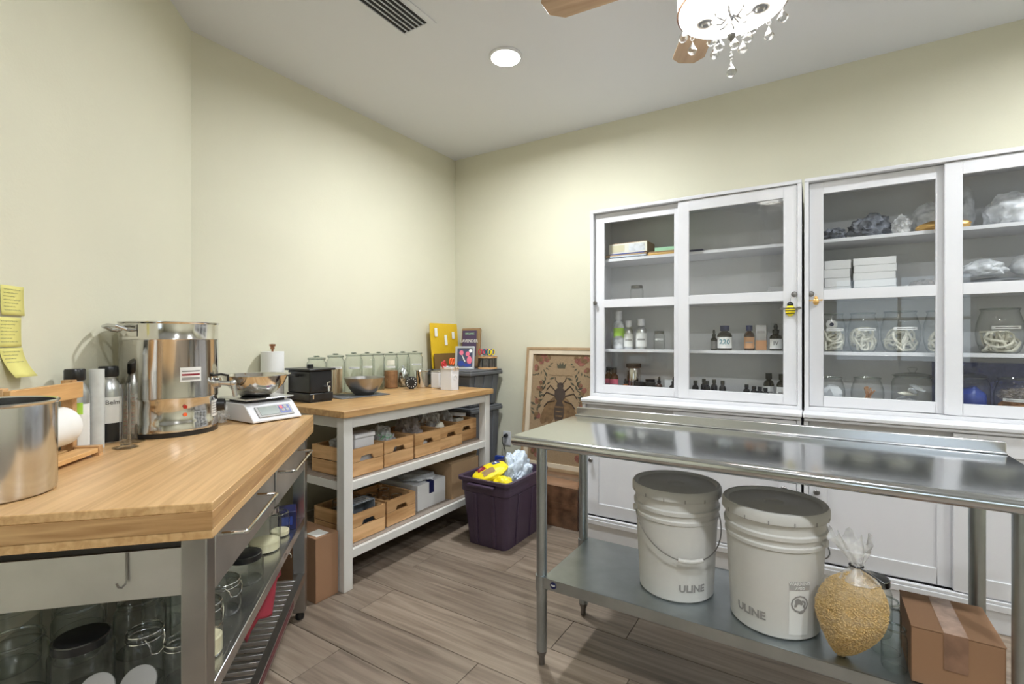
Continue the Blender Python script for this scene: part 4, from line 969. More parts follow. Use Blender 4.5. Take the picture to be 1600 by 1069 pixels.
# leaning mailer, kraft bag, photo, caddy on the top tote
ev = thing('bubble_mailer', 'yellow padded mailer leaning on the left wall above the totes', 'mailer', (-2.640, 3.165, TZ))
mm = crumple(.010, .185, .195, 31, .05, 1.5, 4, False)
def boxy(mb, sy, sz):
    for i, (x, y, z) in enumerate(mb.v):
        yy, zz = y / sy, z / sz - 1; m = max(abs(yy), abs(zz), 1e-6); ln_ = math.hypot(yy, zz); f_ = ln_ / m if ln_ > 0 else 1
        mb.v[i] = (x, max(-1, min(1, yy * f_)) * sy, (max(-1, min(1, zz * f_)) + 1) * sz)
    return mb
mm = boxy(mm, .175, .188); mm.xf(Matrix.Rotation(R(-5), 4, 'Y')); mm.build('envelope', 'yellow_env', ev)
for y, z, h_ in ((-.12, .300, .07), (.0, .235, .085), (.10, .275, .06)): B(-.0, .001, -.017, .017, -h_ / 2, h_ / 2).build('postage_label', 'label', ev, loc=(.0155 - z * .087, y, z), rot=(0, R(-5), 0))
be = B(-.003, .003, -.17, .165, 0, .125).build('brown_envelope', 'brown_env', loc=(-2.612, 3.160, TZ), rot=(0, R(-5), 0), bevel=.002); tag(be, 'dark brown envelope standing before the yellow mailer', 'envelope')
lb_ = thing('kraft_bag', 'kraft paper bag of lavender with dark label behind the photo', 'bag', (-2.500, 3.315, TZ), R(-90))
km = boxy(crumple(.028, .10, .17, 33, .05, 2, 4, False), .098, .168); km.xf(Matrix.Rotation(R(-3), 4, 'Y')); km.build('bag', 'kraft', lb_)
B(.030, .031, -.072, .076, .10, .315).build('label', 'violet', lb_, rot=(0, R(-3), 0))
txm = Matrix.Rotation(R(-3), 4, 'Y') @ Matrix.Translation((.0318, .0, 0)) @ Matrix(((0, 0, 1, 0), (1, 0, 0, 0), (0, 1, 0, 0), (0, 0, 0, 1)))
text_mb('LAVENDER', .038, .0004).xf(txm @ Matrix.Translation((0, .225, 0)) @ Matrix.Scale(1, 4)).build('lettering', 'label', lb_); text_mb('ORGANIC', .022, .0004).xf(txm @ Matrix.Translation((0.005, .288, 0))).build('lettering', 'mint', lb_)
pf = thing('photo_frame', 'silver photo frame with a colourful picture standing on the tote', 'photo frame', (-2.385, 3.085, TZ), R(-78) + R(18))
lean = Matrix.Rotation(R(-10), 4, 'Y')
fm = MB().box(-.006, .006, -.078, -.062, 0, .186).box(-.006, .006, .062, .078, 0, .186).box(-.006, .006, -.062, .062, 0, .018).box(-.006, .006, -.062, .062, .170, .186); fm.xf(lean); fm.build('frame', 'frame_silver', pf, bevel=.002)
MB().box(-.004, .002, -.062, .062, .018, .170).xf(lean).build('photo', 'photo_dark', pf)
def onpic(mb): return mb.xf(lean)
for m_, c in (('pink', (-.028, .135, .017, .020)), ('pink', (.022, .125, .016, .020)), ('pink', (.036, .075, .020, .034)), ('blue', (-.030, .048, .026, .022)), ('paper', (.045, .150, .013, .015)), ('blue', (.02, .036, .03, .014))):
    onpic(MB().prism([(c[0] + c[2] * math.cos(R(a)), c[1] + c[3] * math.sin(R(a))) for a in range(0, 360, 24)], .0022, .0027, 'x')).build('photo_print', m_, pf)
onpic(MB().prism([(-.026, .115), (-.020, .115), (.006, .065), (-.004, .062)], .0022, .0029, 'x')).build('photo_print', 'soap', pf)
cd = thing('scissor_caddy', 'round wooden caddy with dark clear sides full of scissors', 'caddy', (-2.285, 3.262, TZ)); 
L([(0, 0), (.080, 0), (.080, .014), (0, .014)], 36).build('base', 'pine_x', cd); MB().lathe([(.066, .088), (.080, .088), (.080, .102), (.066, .102), (.066, .088)], 36).build('ring', 'pine_x', cd)
cc_ = MB(); cc_.capb = cc_.capt = False; cc_.lathe([(.072, .014), (.072, .088)], 30); cc_.build('side_wall', 'caddy_acrylic', cd)
for i in range(8): a = 2 * math.pi * i / 8; MB().cyl((.073 * math.cos(a), .073 * math.sin(a), .014), (.073 * math.cos(a), .073 * math.sin(a), .088), .004, n=8).build('spindle', 'black', cd)
for i, (m_, dx, dy) in enumerate((('red', -.050, -.03), ('pink', -.018, .012), ('teal', .008, -.03), ('blue', .022, .012), ('yellow', .050, -.012), ('red', -.04, .045))):
    scissors((-2.285 + dx * .9, 3.262 + dy, TZ + .016), m_, ('scissors with deep red handles at the left of the round caddy', 'scissors with pink handles in the round caddy', 'scissors with teal handles in the round caddy', 'scissors with blue handles in the round caddy', 'scissors with yellow handles at the right of the round caddy', 'scissors with red handles at the back of the round caddy')[i], (R(-4 + 2 * i), R((dx) * 160)), R(-60 + i * 8), .098, 'scissors in the round caddy')
# ---- purple tote with a shopping bag
pt_ = thing('storage_tote', 'dark purple open storage tote on the floor full of wrapping', 'tote', (-1.70, 2.615, 0))
b_, t_ = (-.145, .135, -.195, .205), (-.178, .175, -.235, .245)
def shell(b, t, z0, z1, th=.006):
    mb = MB(); n_ = 6
    def ring(q, z, ins=0):
        x0, x1, y0, y1 = q[0] + ins, q[1] - ins, q[2] + ins, q[3] - ins; r_ = .035 - ins; pts = []
        for cx_, cy_, a0 in ((x1 - r_, y1 - r_, 0), (x0 + r_, y1 - r_, 90), (x0 + r_, y0 + r_, 180), (x1 - r_, y0 + r_, 270)):
            for i in range(n_ + 1): a = R(a0 + 90 * i / n_); pts.append((cx_ + r_ * math.cos(a), cy_ + r_ * math.sin(a), z))
        return pts
    mid = [b[i] + (t[i] - b[i]) * .78 for i in range(4)]; sg = (-1, 1, -1, 1); mid2 = [mid[i] + sg[i] * .008 for i in range(4)]; top = [t[i] + sg[i] * .0 for i in range(4)]; lip = [t[i] + sg[i] * .016 for i in range(4)]
    zm = z0 + (z1 - z0) * .78
    rings = [ring(b, z0), ring(mid, zm), ring(mid2, zm + .008), ring(top, z1 - .022), ring(lip, z1 - .020), ring(lip, z1), ring(top, z1, .004), ring(mid, zm, th), ring(b, z0 + .006, th)]
    m_ = len(rings[0]); vs = [p for r_ in rings for p in r_]
    fs = [(j * m_ + i, j * m_ + (i + 1) % m_, (j + 1) * m_ + (i + 1) % m_, (j + 1) * m_ + i) for j in range(len(rings) - 1) for i in range(m_)]
    fs += [tuple(reversed(range(m_))), tuple((len(rings) - 1) * m_ + i for i in range(m_))]
    return mb.add(vs, fs)
shell(b_, t_, 0, .42).build('body', 'purple', pt_)
for x in (-.07, .06): MB().taper((x - .012, x + .012, -.205, -.19), (x - .015, x + .015, -.232, -.21), .01, .325).build('rib', 'purple', pt_, bevel=.004)
for y in (-.08, .09): MB().taper((.125, .145, y - .014, y + .014), (.15, .172, y - .017, y + .017), .01, .325).build('rib', 'purple', pt_, bevel=.004)
B(-.10, .09, -.268, -.232, .375, .392).build('handle', 'purple', pt_, bevel=.005)
sb_ = crumple(.098, .125, .175, 41, .26, 2.8, 5)
o = sb_.build('shopping_bag', 'bag_blue', loc=(-1.690, 2.695, .225), rot=(0, R(8), R(6))); tag(o, 'pale blue-white plastic shopping bag stuffed in the purple tote', 'bag')
pk = thing('printed_pouch', 'yellow printed plastic pouch lying on top in the purple tote', 'pouch', (-1.735, 2.520, .402), R(-32))
pkm = crumple(.082, .115, .032, 43, .10, 2, 5, False); prot = (R(20), R(12), 0); pkm.build('pouch', 'yellow', pk, rot=prot)
def decal(src, test, off, mat, parent, rot):
    """a printed patch that follows the skin of src"""
    fs = [f for f in src.f if all(test(*src.v[i]) for i in f)]
    ids = sorted({i for f in fs for i in f}); mp = {k: n for n, k in enumerate(ids)}
    MB().add([(src.v[i][0], src.v[i][1], src.v[i][2] + off) for i in ids], [tuple(mp[i] for i in f) for f in fs]).build('print', mat, parent, rot=rot)
for (a0, a1, b0, b1), m_ in (((-.055, -.008, .030, .085), 'blue'), ((-.065, .0, -.075, -.015), 'dark_red'), ((.004, .055, -.060, .025), 'kraft'), ((-.05, -.02, -.06, -.035), 'pink'), ((-.046, -.018, .048, .068), 'label')):
    decal(pkm, lambda x, y, z: a0 < x < a1 and b0 < y < b1 and z > .03, .0012 if m_ not in ('pink', 'label') else .0022, m_, pk, prot)
o = crumple(.060, .05, .05, 44, .2, 2.4, 4).build('yellow_bag', 'yellow', loc=(-1.597, 2.445, .352), rot=(0, 0, R(20))); tag(o, 'bright yellow crumpled bag at the near corner of the purple tote', 'bag')
# ---- outlet, plug, cord, blue thing
ol = thing('wall_outlet', 'white wall outlet with black plug beside the bee picture', 'outlet', (-2.185, YR - .001, .44))
B(-.036, .036, -.006, 0, -.058, .058).build('plate', 'white', ol, bevel=.002); B(-.017, .017, -.008, -.006, -.046, -.012).build('socket', 'white_matte', ol); B(-.017, .017, -.008, -.006, .012, .046).build('socket', 'white_matte', ol)
pg = thing('power_cord', 'black plug and cord running down from the wall outlet', 'cord', (-2.185, YR - .010, .465))
MB().cyl((0, 0, 0), (0, -.03, 0), .016, .013).build('plug', 'black', pg); MB().tube([(0, -.028, 0), (-.012, -.045, -.012), (-.012, -.045, -.05), (.01, -.04, -.11), (.025, -.05, -.2), (.03, -.06, -.3), (.04, -.07, -.42), (.07, -.09, -.458), (.13, -.12, -.461)], .0038, 8).build('cable', 'black', pg)
o = B(-.035, .035, -.02, .02, 0, .33).build('blue_folder', 'blue', loc=(-2.155, 3.245, 0), rot=(0, 0, R(10)), bevel=.004); tag(o, 'blue box edge standing behind the white table leg', 'box')
# ---- taped brown box and leaning bee picture
tbx = thing('cardboard_box', 'dark brown box wrapped in shiny tape under the bee picture', 'box', (-1.545, 3.105, 0))
B(-.20, .215, -.175, .19, 0, .272).build('carton', 'card_dark', tbx, bevel=.003)
MB().add([(-.2, -.175, .273), (.215, -.175, .273), (.2, -.10, .300), (-.19, -.09, .305)], [(0, 1, 2, 3)]).build('flap', 'card', tbx).modifiers.new('s', 'SOLIDIFY').thickness = .004
B(-.2, .2145, -.1765, -.1752, .125, .165).build('tape', 'card_dark', tbx)
pc = thing('bee_picture', 'tall framed burlap print of a bee with roses and a crown', 'picture', (-1.66, 3.268, .2725)); pc.rotation_euler = (R(-6.8), 0, 0)
PW2, PH = .62, .935
fr = MB().box(-PW2 / 2, -PW2 / 2 + .022, -.018, .018, 0, PH).box(PW2 / 2 - .022, PW2 / 2, -.018, .018, 0, PH).box(-PW2 / 2 + .022, PW2 / 2 - .022, -.018, .018, PH - .022, PH).box(-PW2 / 2 + .022, PW2 / 2 - .022, -.018, .018, 0, .022); fr.build('outer_frame', 'wood_trim', pc, bevel=.002)
a_, b_ = PW2 / 2 - .022, PW2 / 2 - .060
fi = MB().box(-a_, -b_, -.014, .012, .022, PH - .022).box(b_, a_, -.014, .012, .022, PH - .022).box(-b_, b_, -.014, .012, PH - .055, PH - .022).box(-b_, b_, -.014, .012, .022, .055); fi.build('inner_frame', 'cream_wood', pc, bevel=.002)
B(-b_, b_, -.002, .008, .055, PH - .055).build('canvas', 'burlap', pc)
def flat(pts, mat, name='print', y=-.0026): return MB().prism(pts, y - .0004, y + .0006, 'y').build(name, mat, pc, flat=True)
def ell(cx_, cz, rx, rz_, rot=0, n=18): return [(cx_ + rx * math.cos(2 * math.pi * i / n) * math.cos(rot) - rz_ * math.sin(2 * math.pi * i / n) * math.sin(rot), cz + rx * math.cos(2 * math.pi * i / n) * math.sin(rot) + rz_ * math.sin(2 * math.pi * i / n) * math.cos(rot)) for i in range(n)]
zc = .555
for sg in (-1, 1):
    flat(ell(sg * .085, zc - .105, .045, .125, sg * .55), 'art_wing', 'bee_wing'); flat(ell(sg * .055, zc - .12, .03, .09, sg * .35), 'art_wing', 'bee_wing', -.0032)
    for k, (a, b, c, d) in enumerate(((.04, .045, .085, .075), (.045, .01, .115, .02), (.04, -.03, .10, -.055))):
        mb = MB().tube([(sg * a, -.004, zc + b), (sg * c, -.004, zc + d + .012), (sg * (c + .03), -.004, zc + d - .025)], .0042, 6); mb.build('bee_leg', 'art_dark', pc)
    MB().tube([(sg * .012, -.004, zc + .095), (sg * .04, -.004, zc + .125), (sg * .048, -.004, zc + .15)], .003, 6).build('bee_feeler', 'art_dark', pc)
flat(ell(0, zc + .085, .028, .026), 'art_dark', 'bee_head', -.004); flat(ell(0, zc + .02, .046, .055), 'art_dark', 'bee_thorax', -.0045); flat(ell(0, zc - .115, .042, .095), 'art_dark', 'bee_abdomen', -.0042)
for k in range(4): flat([(-.034 + .003 * k, zc - .07 - .034 * k), (.034 - .003 * k, zc - .07 - .034 * k), (.034 - .003 * k, zc - .082 - .034 * k), (-.034 + .003 * k, zc - .082 - .034 * k)], 'art_wing', 'bee_stripe', -.0054)
flat([(-.032, .775), (.032, .775), (.040, .815), (.022, .797), (.012, .822), (0, .80), (-.012, .822), (-.022, .797), (-.040, .815)], 'art_leaf', 'crown')
g5 = random.Random(2)
def rose(x, z, r_):
    for k in range(4): flat(ell(x + (g5.random() - .5) * r_, z + (g5.random() - .5) * r_, r_ * (.75 - .12 * k), r_ * (.65 - .1 * k), g5.random() * 3, 10), 'art_rose' if k % 2 == 0 else 'art_wing', 'rose', -.0026 - .0007 * k)
def leaf(x, z, l, a): flat([(x, z), (x + l * .5 * math.cos(a + .35), z + l * .5 * math.sin(a + .35)), (x + l * math.cos(a), z + l * math.sin(a)), (x + l * .5 * math.cos(a - .35), z + l * .5 * math.sin(a - .35))], 'art_leaf', 'leaf')
for sg in (-1, 1):
    for x, z, r_ in ((.185, .835, .050), (.125, .842, .030), (.215, .770, .028), (.185, .60, .030), (.195, .51, .030), (.190, .40, .034), (.17, .655, .022), (.19, .12, .04)): rose(sg * x, z, r_)
    for k in range(26):
        t_ = k / 25; x, z = .205 - .10 * t_ * t_ + .015 * math.sin(k * 2.3), .36 + .34 * t_; leaf(sg * x, z, .038 + .02 * g5.random(), (R(90) + sg * (R(70) * math.sin(k * 1.9))))
    for k in range(8): leaf(sg * (.10 + .018 * k), .80 - .012 * k, .032, R(90) + sg * R(60 + 30 * k))
for z in (.72, .25, .23, .215): MB().tube([(-.10 + .2 * i / 40, -.0035, z + .004 * math.sin(i * 1.7) + .003 * math.sin(i * .6)) for i in range(41)], .0010, 4).build('script', 'art_wing', pc)
# ================================================================ what stands in the glazed cabinets
S0, S1, S2_, S3 = .9087, 1.2007, 1.5007, 1.8007
def bottle(label, x, y, z, r, h, mat='dkglass', cap='black', lab=None, top='cap', group='bottles in the glazed cabinet', lz=(.12, .5), txt=None, labm2=None):
    t = thing('bottle', label, 'bottle', (x, y, z), 0, group)
    ch = h * (.22 if top == 'cap' else .36)
    L([(0, 0), (r * .92, 0), (r, .004), (r, (h - ch) * .76), (r * .85, (h - ch) * .88), (r * .45, (h - ch) * .97), (r * .45, h - ch + .004), (0, h - ch + .004)], 20).build('body', mat, t)
    if top == 'cap': L([(0, h - ch), (r * .62, h - ch), (r * .62, h), (0, h)], 18).build('cap', cap, t)
    else: L([(0, h - ch), (r * .55, h - ch), (r * .55, h - ch * .62), (r * .30, h - ch * .58), (r * .38, h - ch * .3), (r * .2, h), (0, h)], 16).build('dropper', cap, t)
    if lab:
        a = facing(x, y); hb = (h - ch) * .76
        o = band(r + .0003, hb * lz[0] * 1.2, hb * min(.98, lz[1] * 1.8), a - 1.2, a + 1.2, 14).build('label_strip', lab, t)
        if txt: wrap(text_mb(txt, r * 1.0, .0003), r + .0016, hb * .56, a).build('lettering', labm2 or 'ink', t)
        else: band(r + .0013, hb * .5, hb * .58, a - .7, a + .7, 8, .0003).build('print', 'ink_soft', o)
    return t
gy = 3.17
# unit with bottles, top shelf: envelopes and books
t = thing('printed_box', 'flat white and yellow printed box with brown end lying on envelopes', 'box', (-1.055, 3.19, S3 + .034), R(-2)); B(-.13, .13, -.07, .09, 0, .072).build('carton', 'card', t, bevel=.002); B(-.128, .132, -.0712, -.0702, .004, .068).build('print', 'soap', t); B(-.115, -.02, -.0722, -.0714, .014, .058).build('print', 'cream', t); B(.01, .12, -.0722, -.0714, .012, .060).build('print', 'film_milky', t)
def slab(name, label, cat, x0, x1, y0, y1, z0, z1, mat, rz=0, group=None):
    cx_, cy_ = (x0 + x1) / 2, (y0 + y1) / 2
    o = B(x0 - cx_, x1 - cx_, y0 - cy_, y1 - cy_, 0, z1 - z0).build(name, mat, loc=(cx_, cy_, z0), rot=(0, 0, rz), bevel=.0015); return tag(o, label, cat, group)
slab('envelope', 'pale blue envelope lying lowest on the top bottle shelf, left', 'envelope', -1.19, -.94, 3.10, 3.30, S3, S3 + .009, 'film_milky')
slab('envelope', 'white envelope second from the bottom on the top bottle shelf', 'envelope', -1.17, -.93, 3.09, 3.30, S3 + .0092, S3 + .016, 'bag_blue', R(2))
slab('envelope', 'kraft envelope under the printed box', 'envelope', -1.20, -.92, 3.095, 3.32, S3 + .0165, S3 + .026, 'card_lite', R(-1))
slab('folder', 'blue folder right under the printed box', 'folder', -1.17, -.94, 3.10, 3.31, S3 + .0265, S3 + .0335, 'blue')
slab('envelope', 'tan envelope on the right of the envelope pile', 'envelope', -.915, -.70, 3.09, 3.32, S3, S3 + .014, 'gold', R(1)); slab('envelope', 'brown envelope on top of the tan one', 'envelope', -.91, -.695, 3.10, 3.32, S3 + .0142, S3 + .026, 'kraft', R(-1))
slab('book', 'mint green book on the brown envelope', 'book', -.875, -.735, 3.11, 3.28, S3 + .0262, S3 + .050, 'mint'); slab('book', 'dark blue book lying behind the middle cabinet stile', 'book', -.69, -.585, 3.12, 3.30, S3, S3 + .018, 'navy')
j = jar('small glass jar with dark lid alone on the second bottle shelf', (-1.02, 3.20, S2_), .043, .125, 'lid', 'glass', 'jars with dark lids in the bottle cabinet', 'pewter'); fill(j, 'art_dark', .040, .004, .030)
slab('grey_box', 'low grey box at the right end of the second bottle shelf', 'box', -.235, -.125, 3.17, 3.27, S2_, S2_ + .068, 'label_grey')
bottle('clear bottle with bright green label on the third bottle shelf', -1.135, gy, S1, .036, .255, 'film_milky', 'white', 'green', lz=(.42, .52))
bottle('white-capped silver bottle next to the green-labelled one', -1.070, 3.18, S1, .032, .190, 'bottle_alu', 'white', 'label'); bottle('silver bottle with white pump cap, second from the dark-lidded jar', -.980, 3.17, S1, .036, .200, 'bottle_alu', 'white', 'label')
j = jar('small empty jar with dark lid on the third bottle shelf', (-.862, 3.17, S1), .034, .118, 'lid', 'glass', 'jars with dark lids in the bottle cabinet', 'pewter'); strip(j, .034, .06, .07, facing(-.862, 3.17), .7)
bottle('small amber dropper bottle left of the green-lettered jar', -.530, gy, S1, .020, .125, 'dkglass', 'black', 'ink_soft', 'dropper'); bottle('wide dark bottle with big green lettering on a white label', -.468, 3.16, S1, .042, .148, 'dkglass', 'navy', 'label', txt='220', labm2='teal')
bottle('amber bottle with tan label beside the grey box', -.335, gy, S1, .028, .148, 'amber', 'navy', 'stick'); t = thing('gift_box', 'tall grey box with orange foot between two bottles', 'box', (-.272, 3.19, S1)); B(-.028, .028, -.025, .025, 0, .150).build('carton', 'label_grey', t, bevel=.001); B(-.0285, .0285, -.0257, -.0247, .004, .060).build('print', 'stick', t); B(-.02, .02, -.0257, -.0247, .10, .115).build('print', 'ink_soft', t)
bottle('black dropper bottle with white label at the right of the third shelf', -.197, 3.17, S1, .032, .155, 'dkglass', 'black', 'label', 'dropper', txt='IV')
bottle('dark bottle with red-white label at the cabinet left end, left one', -1.215, 3.19, S0, .027, .165, 'amber', 'black', 'pink'); bottle('dark bottle with red-white label at the cabinet left end, right one', -1.165, 3.16, S0, .030, .165, 'amber', 'black', 'pink')
t = thing('steel_shaker', 'steel canister with dark brown lid on the lowest bottle shelf', 'canister', (-1.055, 3.24, S0)); L([(0, 0), (.046, 0), (.048, .005), (.048, .14), (.040, .165), (0, .165)], 28).build('body', 'steel_shiny', t); L([(0, .165), (.050, .165), (.050, .192), (0, .194)], 28).build('lid', 'art_dark', t)
bottle('small amber dropper bottle in front of the steel canister', -1.070, 3.12, S0, .022, .098, 'amber_orange', 'black', None, 'dropper')
for i, (x, y, q) in enumerate(((-.975, 3.13, 'left'), (-.93, 3.20, 'middle'), (-.905, 3.13, 'right'))):
    j = jar('squat black jar on the lowest bottle shelf, %s of three' % q, (x, y, S0), .034, .078 + .014 * (i == 1), 'lid', 'dkglass', 'squat black jars', 'black'); fill(j, 'art_dark', .03, .004, .04); strip(j, .034, .006, .022, facing(x, y), .8, 'label', False)
bottle('amber dropper bottle right of the squat black jars', -.848, 3.115, S0, .021, .120, 'amber', 'black', 'label', 'dropper', lz=(.1, .3)); slab('white_box', 'small plain white box on the lowest bottle shelf', 'box', -.825, -.770, 3.16, 3.22, S0, S0 + .098, 'white_matte'); bottle('dark dropper bottle half hidden by the middle cabinet stile', -.757, 3.12, S0, .028, .12, 'dkglass', 'black', None, 'dropper')
sm_b = [(-.628, 3.12, .105, 'leftmost'), (-.592, 3.19, .112, 'second'), (-.560, 3.115, .106, 'third'), (-.532, 3.19, .110, 'fourth'), (-.475, 3.13, .110, 'fifth')]
for x, y, h_, q in sm_b: bottle('tiny dark bottle on the lowest shelf, %s of five behind the right-hand door' % q, x, y, S0, .019, h_, 'dkglass', 'black', 'violet', group='tiny dark bottles', lz=(.1, .4))
for i, (x, y, h_) in enumerate(((-.345, 3.13, .094), (-.305, 3.12, .086), (-.275, 3.13, .084), (-.245, 3.115, .080))): bottle('tiny dark bottle in front of the tall labelled pair, %s' % ('first from the left', 'second from the left', 'third from the left', 'last at the right')[i], x, y, S0, .018, h_, 'dkglass', 'black', group='tiny dark bottles')
bottle('dark bottle with white label in the lower right corner of the bottle cabinet, left one', -.235, 3.20, S0, .028, .160, 'dkglass', 'black', 'label'); bottle('dark bottle with white label in the lower right corner of the bottle cabinet, right one', -.165, 3.19, S0, .030, .158, 'dkglass', 'black', 'label')
# unit with wide jars
gb = 'plastic bags in the jar cabinet'
bag('plastic_bag', 'grey cloth in clear film at the left of the top jar shelf', (.082, 3.19, S3), (.052, .06, .040), 51, 'grey_cloth', .4, 4, gb)
bag('plastic_bag', 'larger grey cloth bundle on the top jar shelf', (.240, 3.20, S3), (.082, .070, .068), 52, 'grey_cloth', .45, 3.5, gb); bag('plastic_bag', 'small crumpled clear bag right of the larger grey bundle', (.368, 3.15, S3), (.036, .045, .052), 53, 'film', .4, 3, gb)
bag('plastic_bag', 'milky white bag behind the door stile on the top jar shelf', (.490, 3.245, S3), (.072, .055, .090), 54, 'film_milky', .25, 2.4, gb); bag('plastic_bag', 'yellow bag under the milky ones on the top jar shelf', (.525, 3.125, S3), (.10, .026, .026), 55, 'gold', .2, 2, gb)
bag('plastic_bag', 'big milky white bag at the right of the top jar shelf', (.785, 3.20, S3), (.098, .075, .085), 56, 'film_milky', .3, 2.2, gb); bag('plastic_bag', 'standing white film corner above the milky bag', (.625, 3.27, S3 + .0), (.042, .028, .125), 57, 'film_milky', .3, 2, gb)
for c_, (x0, x1, n_, hh) in enumerate(((.035, .155, 4, .047), (.165, .345, 5, .038))):
    for i in range(n_):
        pos = (('lowest', 'second', 'third', 'top') if n_ == 4 else ('lowest', 'second', 'middle', 'fourth', 'top'))[i]
        slab('flat_box', 'flat white box, %s of the %s stack on the jar cabinet shelf' % (pos, 'left narrow' if c_ == 0 else 'right wide'), 'box', x0 + .003 * (i % 2), x1 - .002 * (i % 3), 3.11, 3.27, S2_ + hh * i, S2_ + hh * i + hh - .001, 'white_matte', 0, 'flat white boxes')
bag('plastic_bag', 'dark film bag right of the flat white boxes', (.475, 3.18, S2_), (.075, .055, .040), 58, 'film_dark', .3, 3, gb)
bag('plastic_bag', 'dark slate folded bag at the right of the second jar shelf', (.735, 3.18, S2_), (.14, .07, .034), 59, 'grey_plastic', .2, 2, gb); bag('plastic_bag', 'clear puffed bag on the dark slate one', (.68, 3.19, S2_ + .070), (.080, .060, .044), 60, 'film_milky', .25, 2.4, gb); bag('plastic_bag', 'white roll-shaped bag at the far right of the second jar shelf', (.86, 3.22, S2_ + .070), (.075, .055, .058), 61, 'film_milky', .15, 2, gb)
gjar = 'wide glass jars in the cabinet'
wj = [(.070, .070, .205, 'barrel', 'wide jar of white coils and a striped spool at the left of the jar shelf'), (.2115, .069, .205, 'barrel', 'wide jar of cream coils, second on the jar shelf'), (.368, .084, .210, 'barrel', 'wide jar of tangled cream loops in the middle of the jar shelf'), (.530, .074, .208, 'barrel', 'wide jar of wicks behind the door stile'), (.740, .087, .212, 'barrel', 'widest jar at the right end of the jar shelf')]
def tangle(loc, R_, H_, r_, label, seed, mat='soap', group='ropes in the wide jars'):
    """one long soft rope wound in loose coils that fill the lower part of a jar"""
    g = random.Random(seed); pts = []; N = 15
    for k in range(N):
        c = Vector(((g.random() - .5) * R_ * .9, (g.random() - .5) * R_ * .9, H_ * (.18 + .64 * k / N)))
        ax = Vector((g.random() - .5, g.random() - .5, .5 * g.random() - .1)).normalized(); u_ = ax.orthogonal().normalized(); w_ = ax.cross(u_); rad = R_ * (.42 + .25 * g.random())
        for i in range(14):
            q = 2 * math.pi * i / 12; p = c + (u_ * math.cos(q) + w_ * math.sin(q)) * rad
            d = math.hypot(p.x, p.y); lim = (R_ - r_) * (.80 if p.z < H_ * .3 else .94)
            if d > lim: p.x *= lim / d; p.y *= lim / d
            p.z = min(max(p.z, r_ + .005), H_); pts.append(p)
    o = MB().tube(pts, r_, 6).build('rope', mat, loc=loc); return tag(o, label, 'rope', group)
ys = 3.185
for i, (x, r_, h_, kd, lb) in enumerate(wj):
    x0 = x if i > 0 else x; yy = ys + (.0 if i % 2 == 0 else .0)
    rr_ = r_
    j = jar(lb, (x0, yy, S1), rr_, h_, kd, 'glass', gjar)
    strip(j, rr_ * .985, h_ * .54, h_ * .61, facing(x0, yy) + .3, .62)
    tangle((x0, yy, S1), rr_ * .93, h_ * (.55, .62, .56, .50, .48)[i], .0058, 'cream cotton rope coiled in the %s of the five wide jars' % ('leftmost', 'second', 'middle', 'fourth', 'rightmost')[i], 20 + i)
sp = thing('twine_spool', 'striped twine spool on top of the rope in the leftmost wide jar', 'spool', (.072, ys - .004, S1 + .125)); q = MB().cyl((0, -.022, .022), (0, .022, .022), .026, n=20).build('spool', 'label', sp); MB().cyl((0, -.0225, .022), (0, -.024, .022), .010, n=14).build('core', 'navy', sp)
bl_ = 'round jars on the lowest jar shelf'
j = jar('round jar of white cotton at the left of the lowest jar shelf', (.066, 3.17, S0), .068, .150, 'barrel', 'glass', bl_); crumple(.055, .055, .058, 71, .2, 3, 3).build('contents', 'cotton', j, loc=(0, 0, .006))
j = jar('round jar with a few wooden sticks', (.229, 3.17, S0), .073, .155, 'barrel', 'glass', bl_)
g6 = random.Random(4)
for k in range(12):
    a = g6.random() * 6.28; tl_ = .25 + .5 * g6.random(); mb = MB().box(-.0035, .0035, -.0018, .0018, 0, .105); mb.xf(Matrix.Rotation(a, 4, 'Z') @ Matrix.Rotation(tl_, 4, 'Y'))
    o = mb.build('wooden_stick', 'stick', loc=(.229 - .028 * math.cos(a), 3.17 - .028 * math.sin(a), S0 + .008)); tag(o, 'short wooden stick in the round jar of sticks', 'stick', 'wooden sticks in the round jar')
j = jar('lidded glass jar of white packets with a round knob', (.414, 3.165, S0), .086, .215, 'cookie', 'glass', bl_); 
for k in range(7):
    a = k * .9; o = crumple(.045, .018, .010, 80 + k, .2, 2, 2).build('white_packet', ('film_milky', 'soap', 'bag_white')[k % 3], loc=(.414 + .024 * math.cos(a), 3.165 + .024 * math.sin(a), S0 + .010 + .016 * k), rot=(R(20 * math.sin(k)), R(25 * math.cos(k * 2)), a)); tag(o, 'white packet in the lidded jar, %s from the bottom' % ('first', 'second', 'third', 'fourth', 'fifth', 'sixth', 'topmost')[k], 'packet', 'packets in the lidded jar')
j = jar('lidded glass jar with a deep blue bag inside', (.637, 3.165, S0), .066, .220, 'cookie', 'glass', bl_); crumple(.052, .052, .070, 90, .15, 2, 3).build('contents', 'blue', j, loc=(0, 0, .006))
slab('cutting_sheet', 'pale blue plastic sheet standing behind the jars', 'sheet', .515, .90, 3.325, 3.335, S0, S0 + .24, 'film_blue')
slab('blue_bin', 'blue plastic bin behind the door stile on the lowest jar shelf', 'bin', .515, .562, 3.15, 3.26, S0, S0 + .135, 'blue')
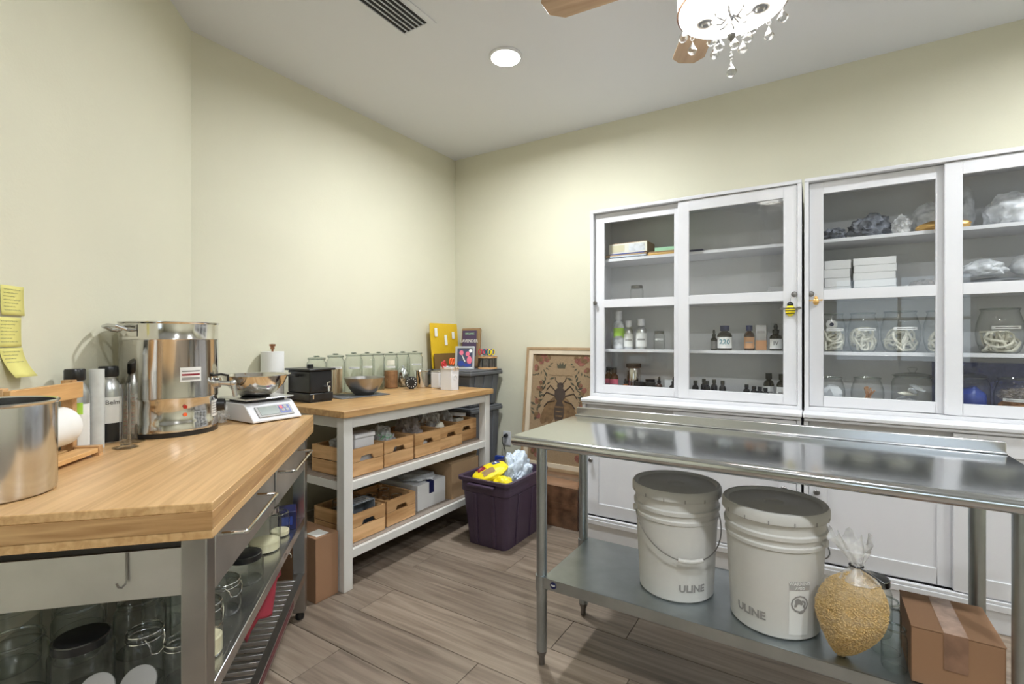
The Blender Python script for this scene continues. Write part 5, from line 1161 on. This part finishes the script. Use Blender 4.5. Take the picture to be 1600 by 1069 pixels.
j = jar('round jar of brown bark pieces with a white label', (.794, 3.165, S0), .082, .175, 'barrel', 'glass', bl_); crumple(.060, .060, .038, 91, .3, 5, 4).build('contents', 'brownbit', j, loc=(0, 0, .006)); crumple(.056, .056, .030, 92, .4, 5, 4).build('film_wrap', 'film_dark', j, loc=(0, 0, .075)); strip(j, .082 * .985, .072, .086, facing(.792, 3.165), .6)
# ---- bee ornaments hanging on the door knobs
def bee(x, y, z, label, m1, m2, s):
    t = thing('bee_ornament', label, 'ornament', (x, y, z)); 
    MB().ball((0, 0, 0), .022 * s, 14, 10, .85, .5, 1.15).build('body', m1, t); MB().ball((0, 0, .026 * s), .012 * s, 12, 8, 1, .6, 1).build('head', m2, t)
    for zz in (-.012, -.001, .010): MB().lathe([(.0225 * s * math.sqrt(max(0, 1 - (q / .0255) ** 2)) * 1.0, q * s) for q in (zz - .0022, zz + .0022)], 14).xf(Matrix.Diagonal((.87, .53, 1, 1))).build('stripe', m2, t)
    for sg in (-1, 1): MB().prism([(0, 0), (sg * .026 * s, .006 * s), (sg * .034 * s, -.001 * s), (sg * .022 * s, -.007 * s)], .004 * s, .0052 * s, 'y').build('wing', 'pewter' if m2 == 'black' else m1, t, loc=(sg * .010 * s, -.002, .010 * s))
    MB().tube([(0, 0, .036 * s), (0, .0, .052 * s)], .001, 6).build('string', m2, t)
bee(-.118, 2.998, 1.421, 'yellow and black bee ornament hanging on the bottle cabinet knob', 'yellow', 'black', 1.25)
bee(-.001, 3.022, 1.466, 'small gold bee ornament hanging on the jar cabinet knob', 'gold', 'gold', .75)
# ---- put every empty at the base of its thing
def rebase(t, loc):
    bpy.context.view_layer.update(); d = t.matrix_world.to_3x3().inverted() @ (Vector(loc) - t.location); t.location = loc
    for c in t.children: c.location = Vector(c.location) - d
rebase(ct, (*UV(1.8, -.73), 0)); rebase(rh, (*UV(1.55, -.95), CT)); rebase(st, (-.24, 1.9, 0)); rebase(wt, (-2.33, 2.23, 0)); rebase(fan, (-.237, 1.74, ZC))
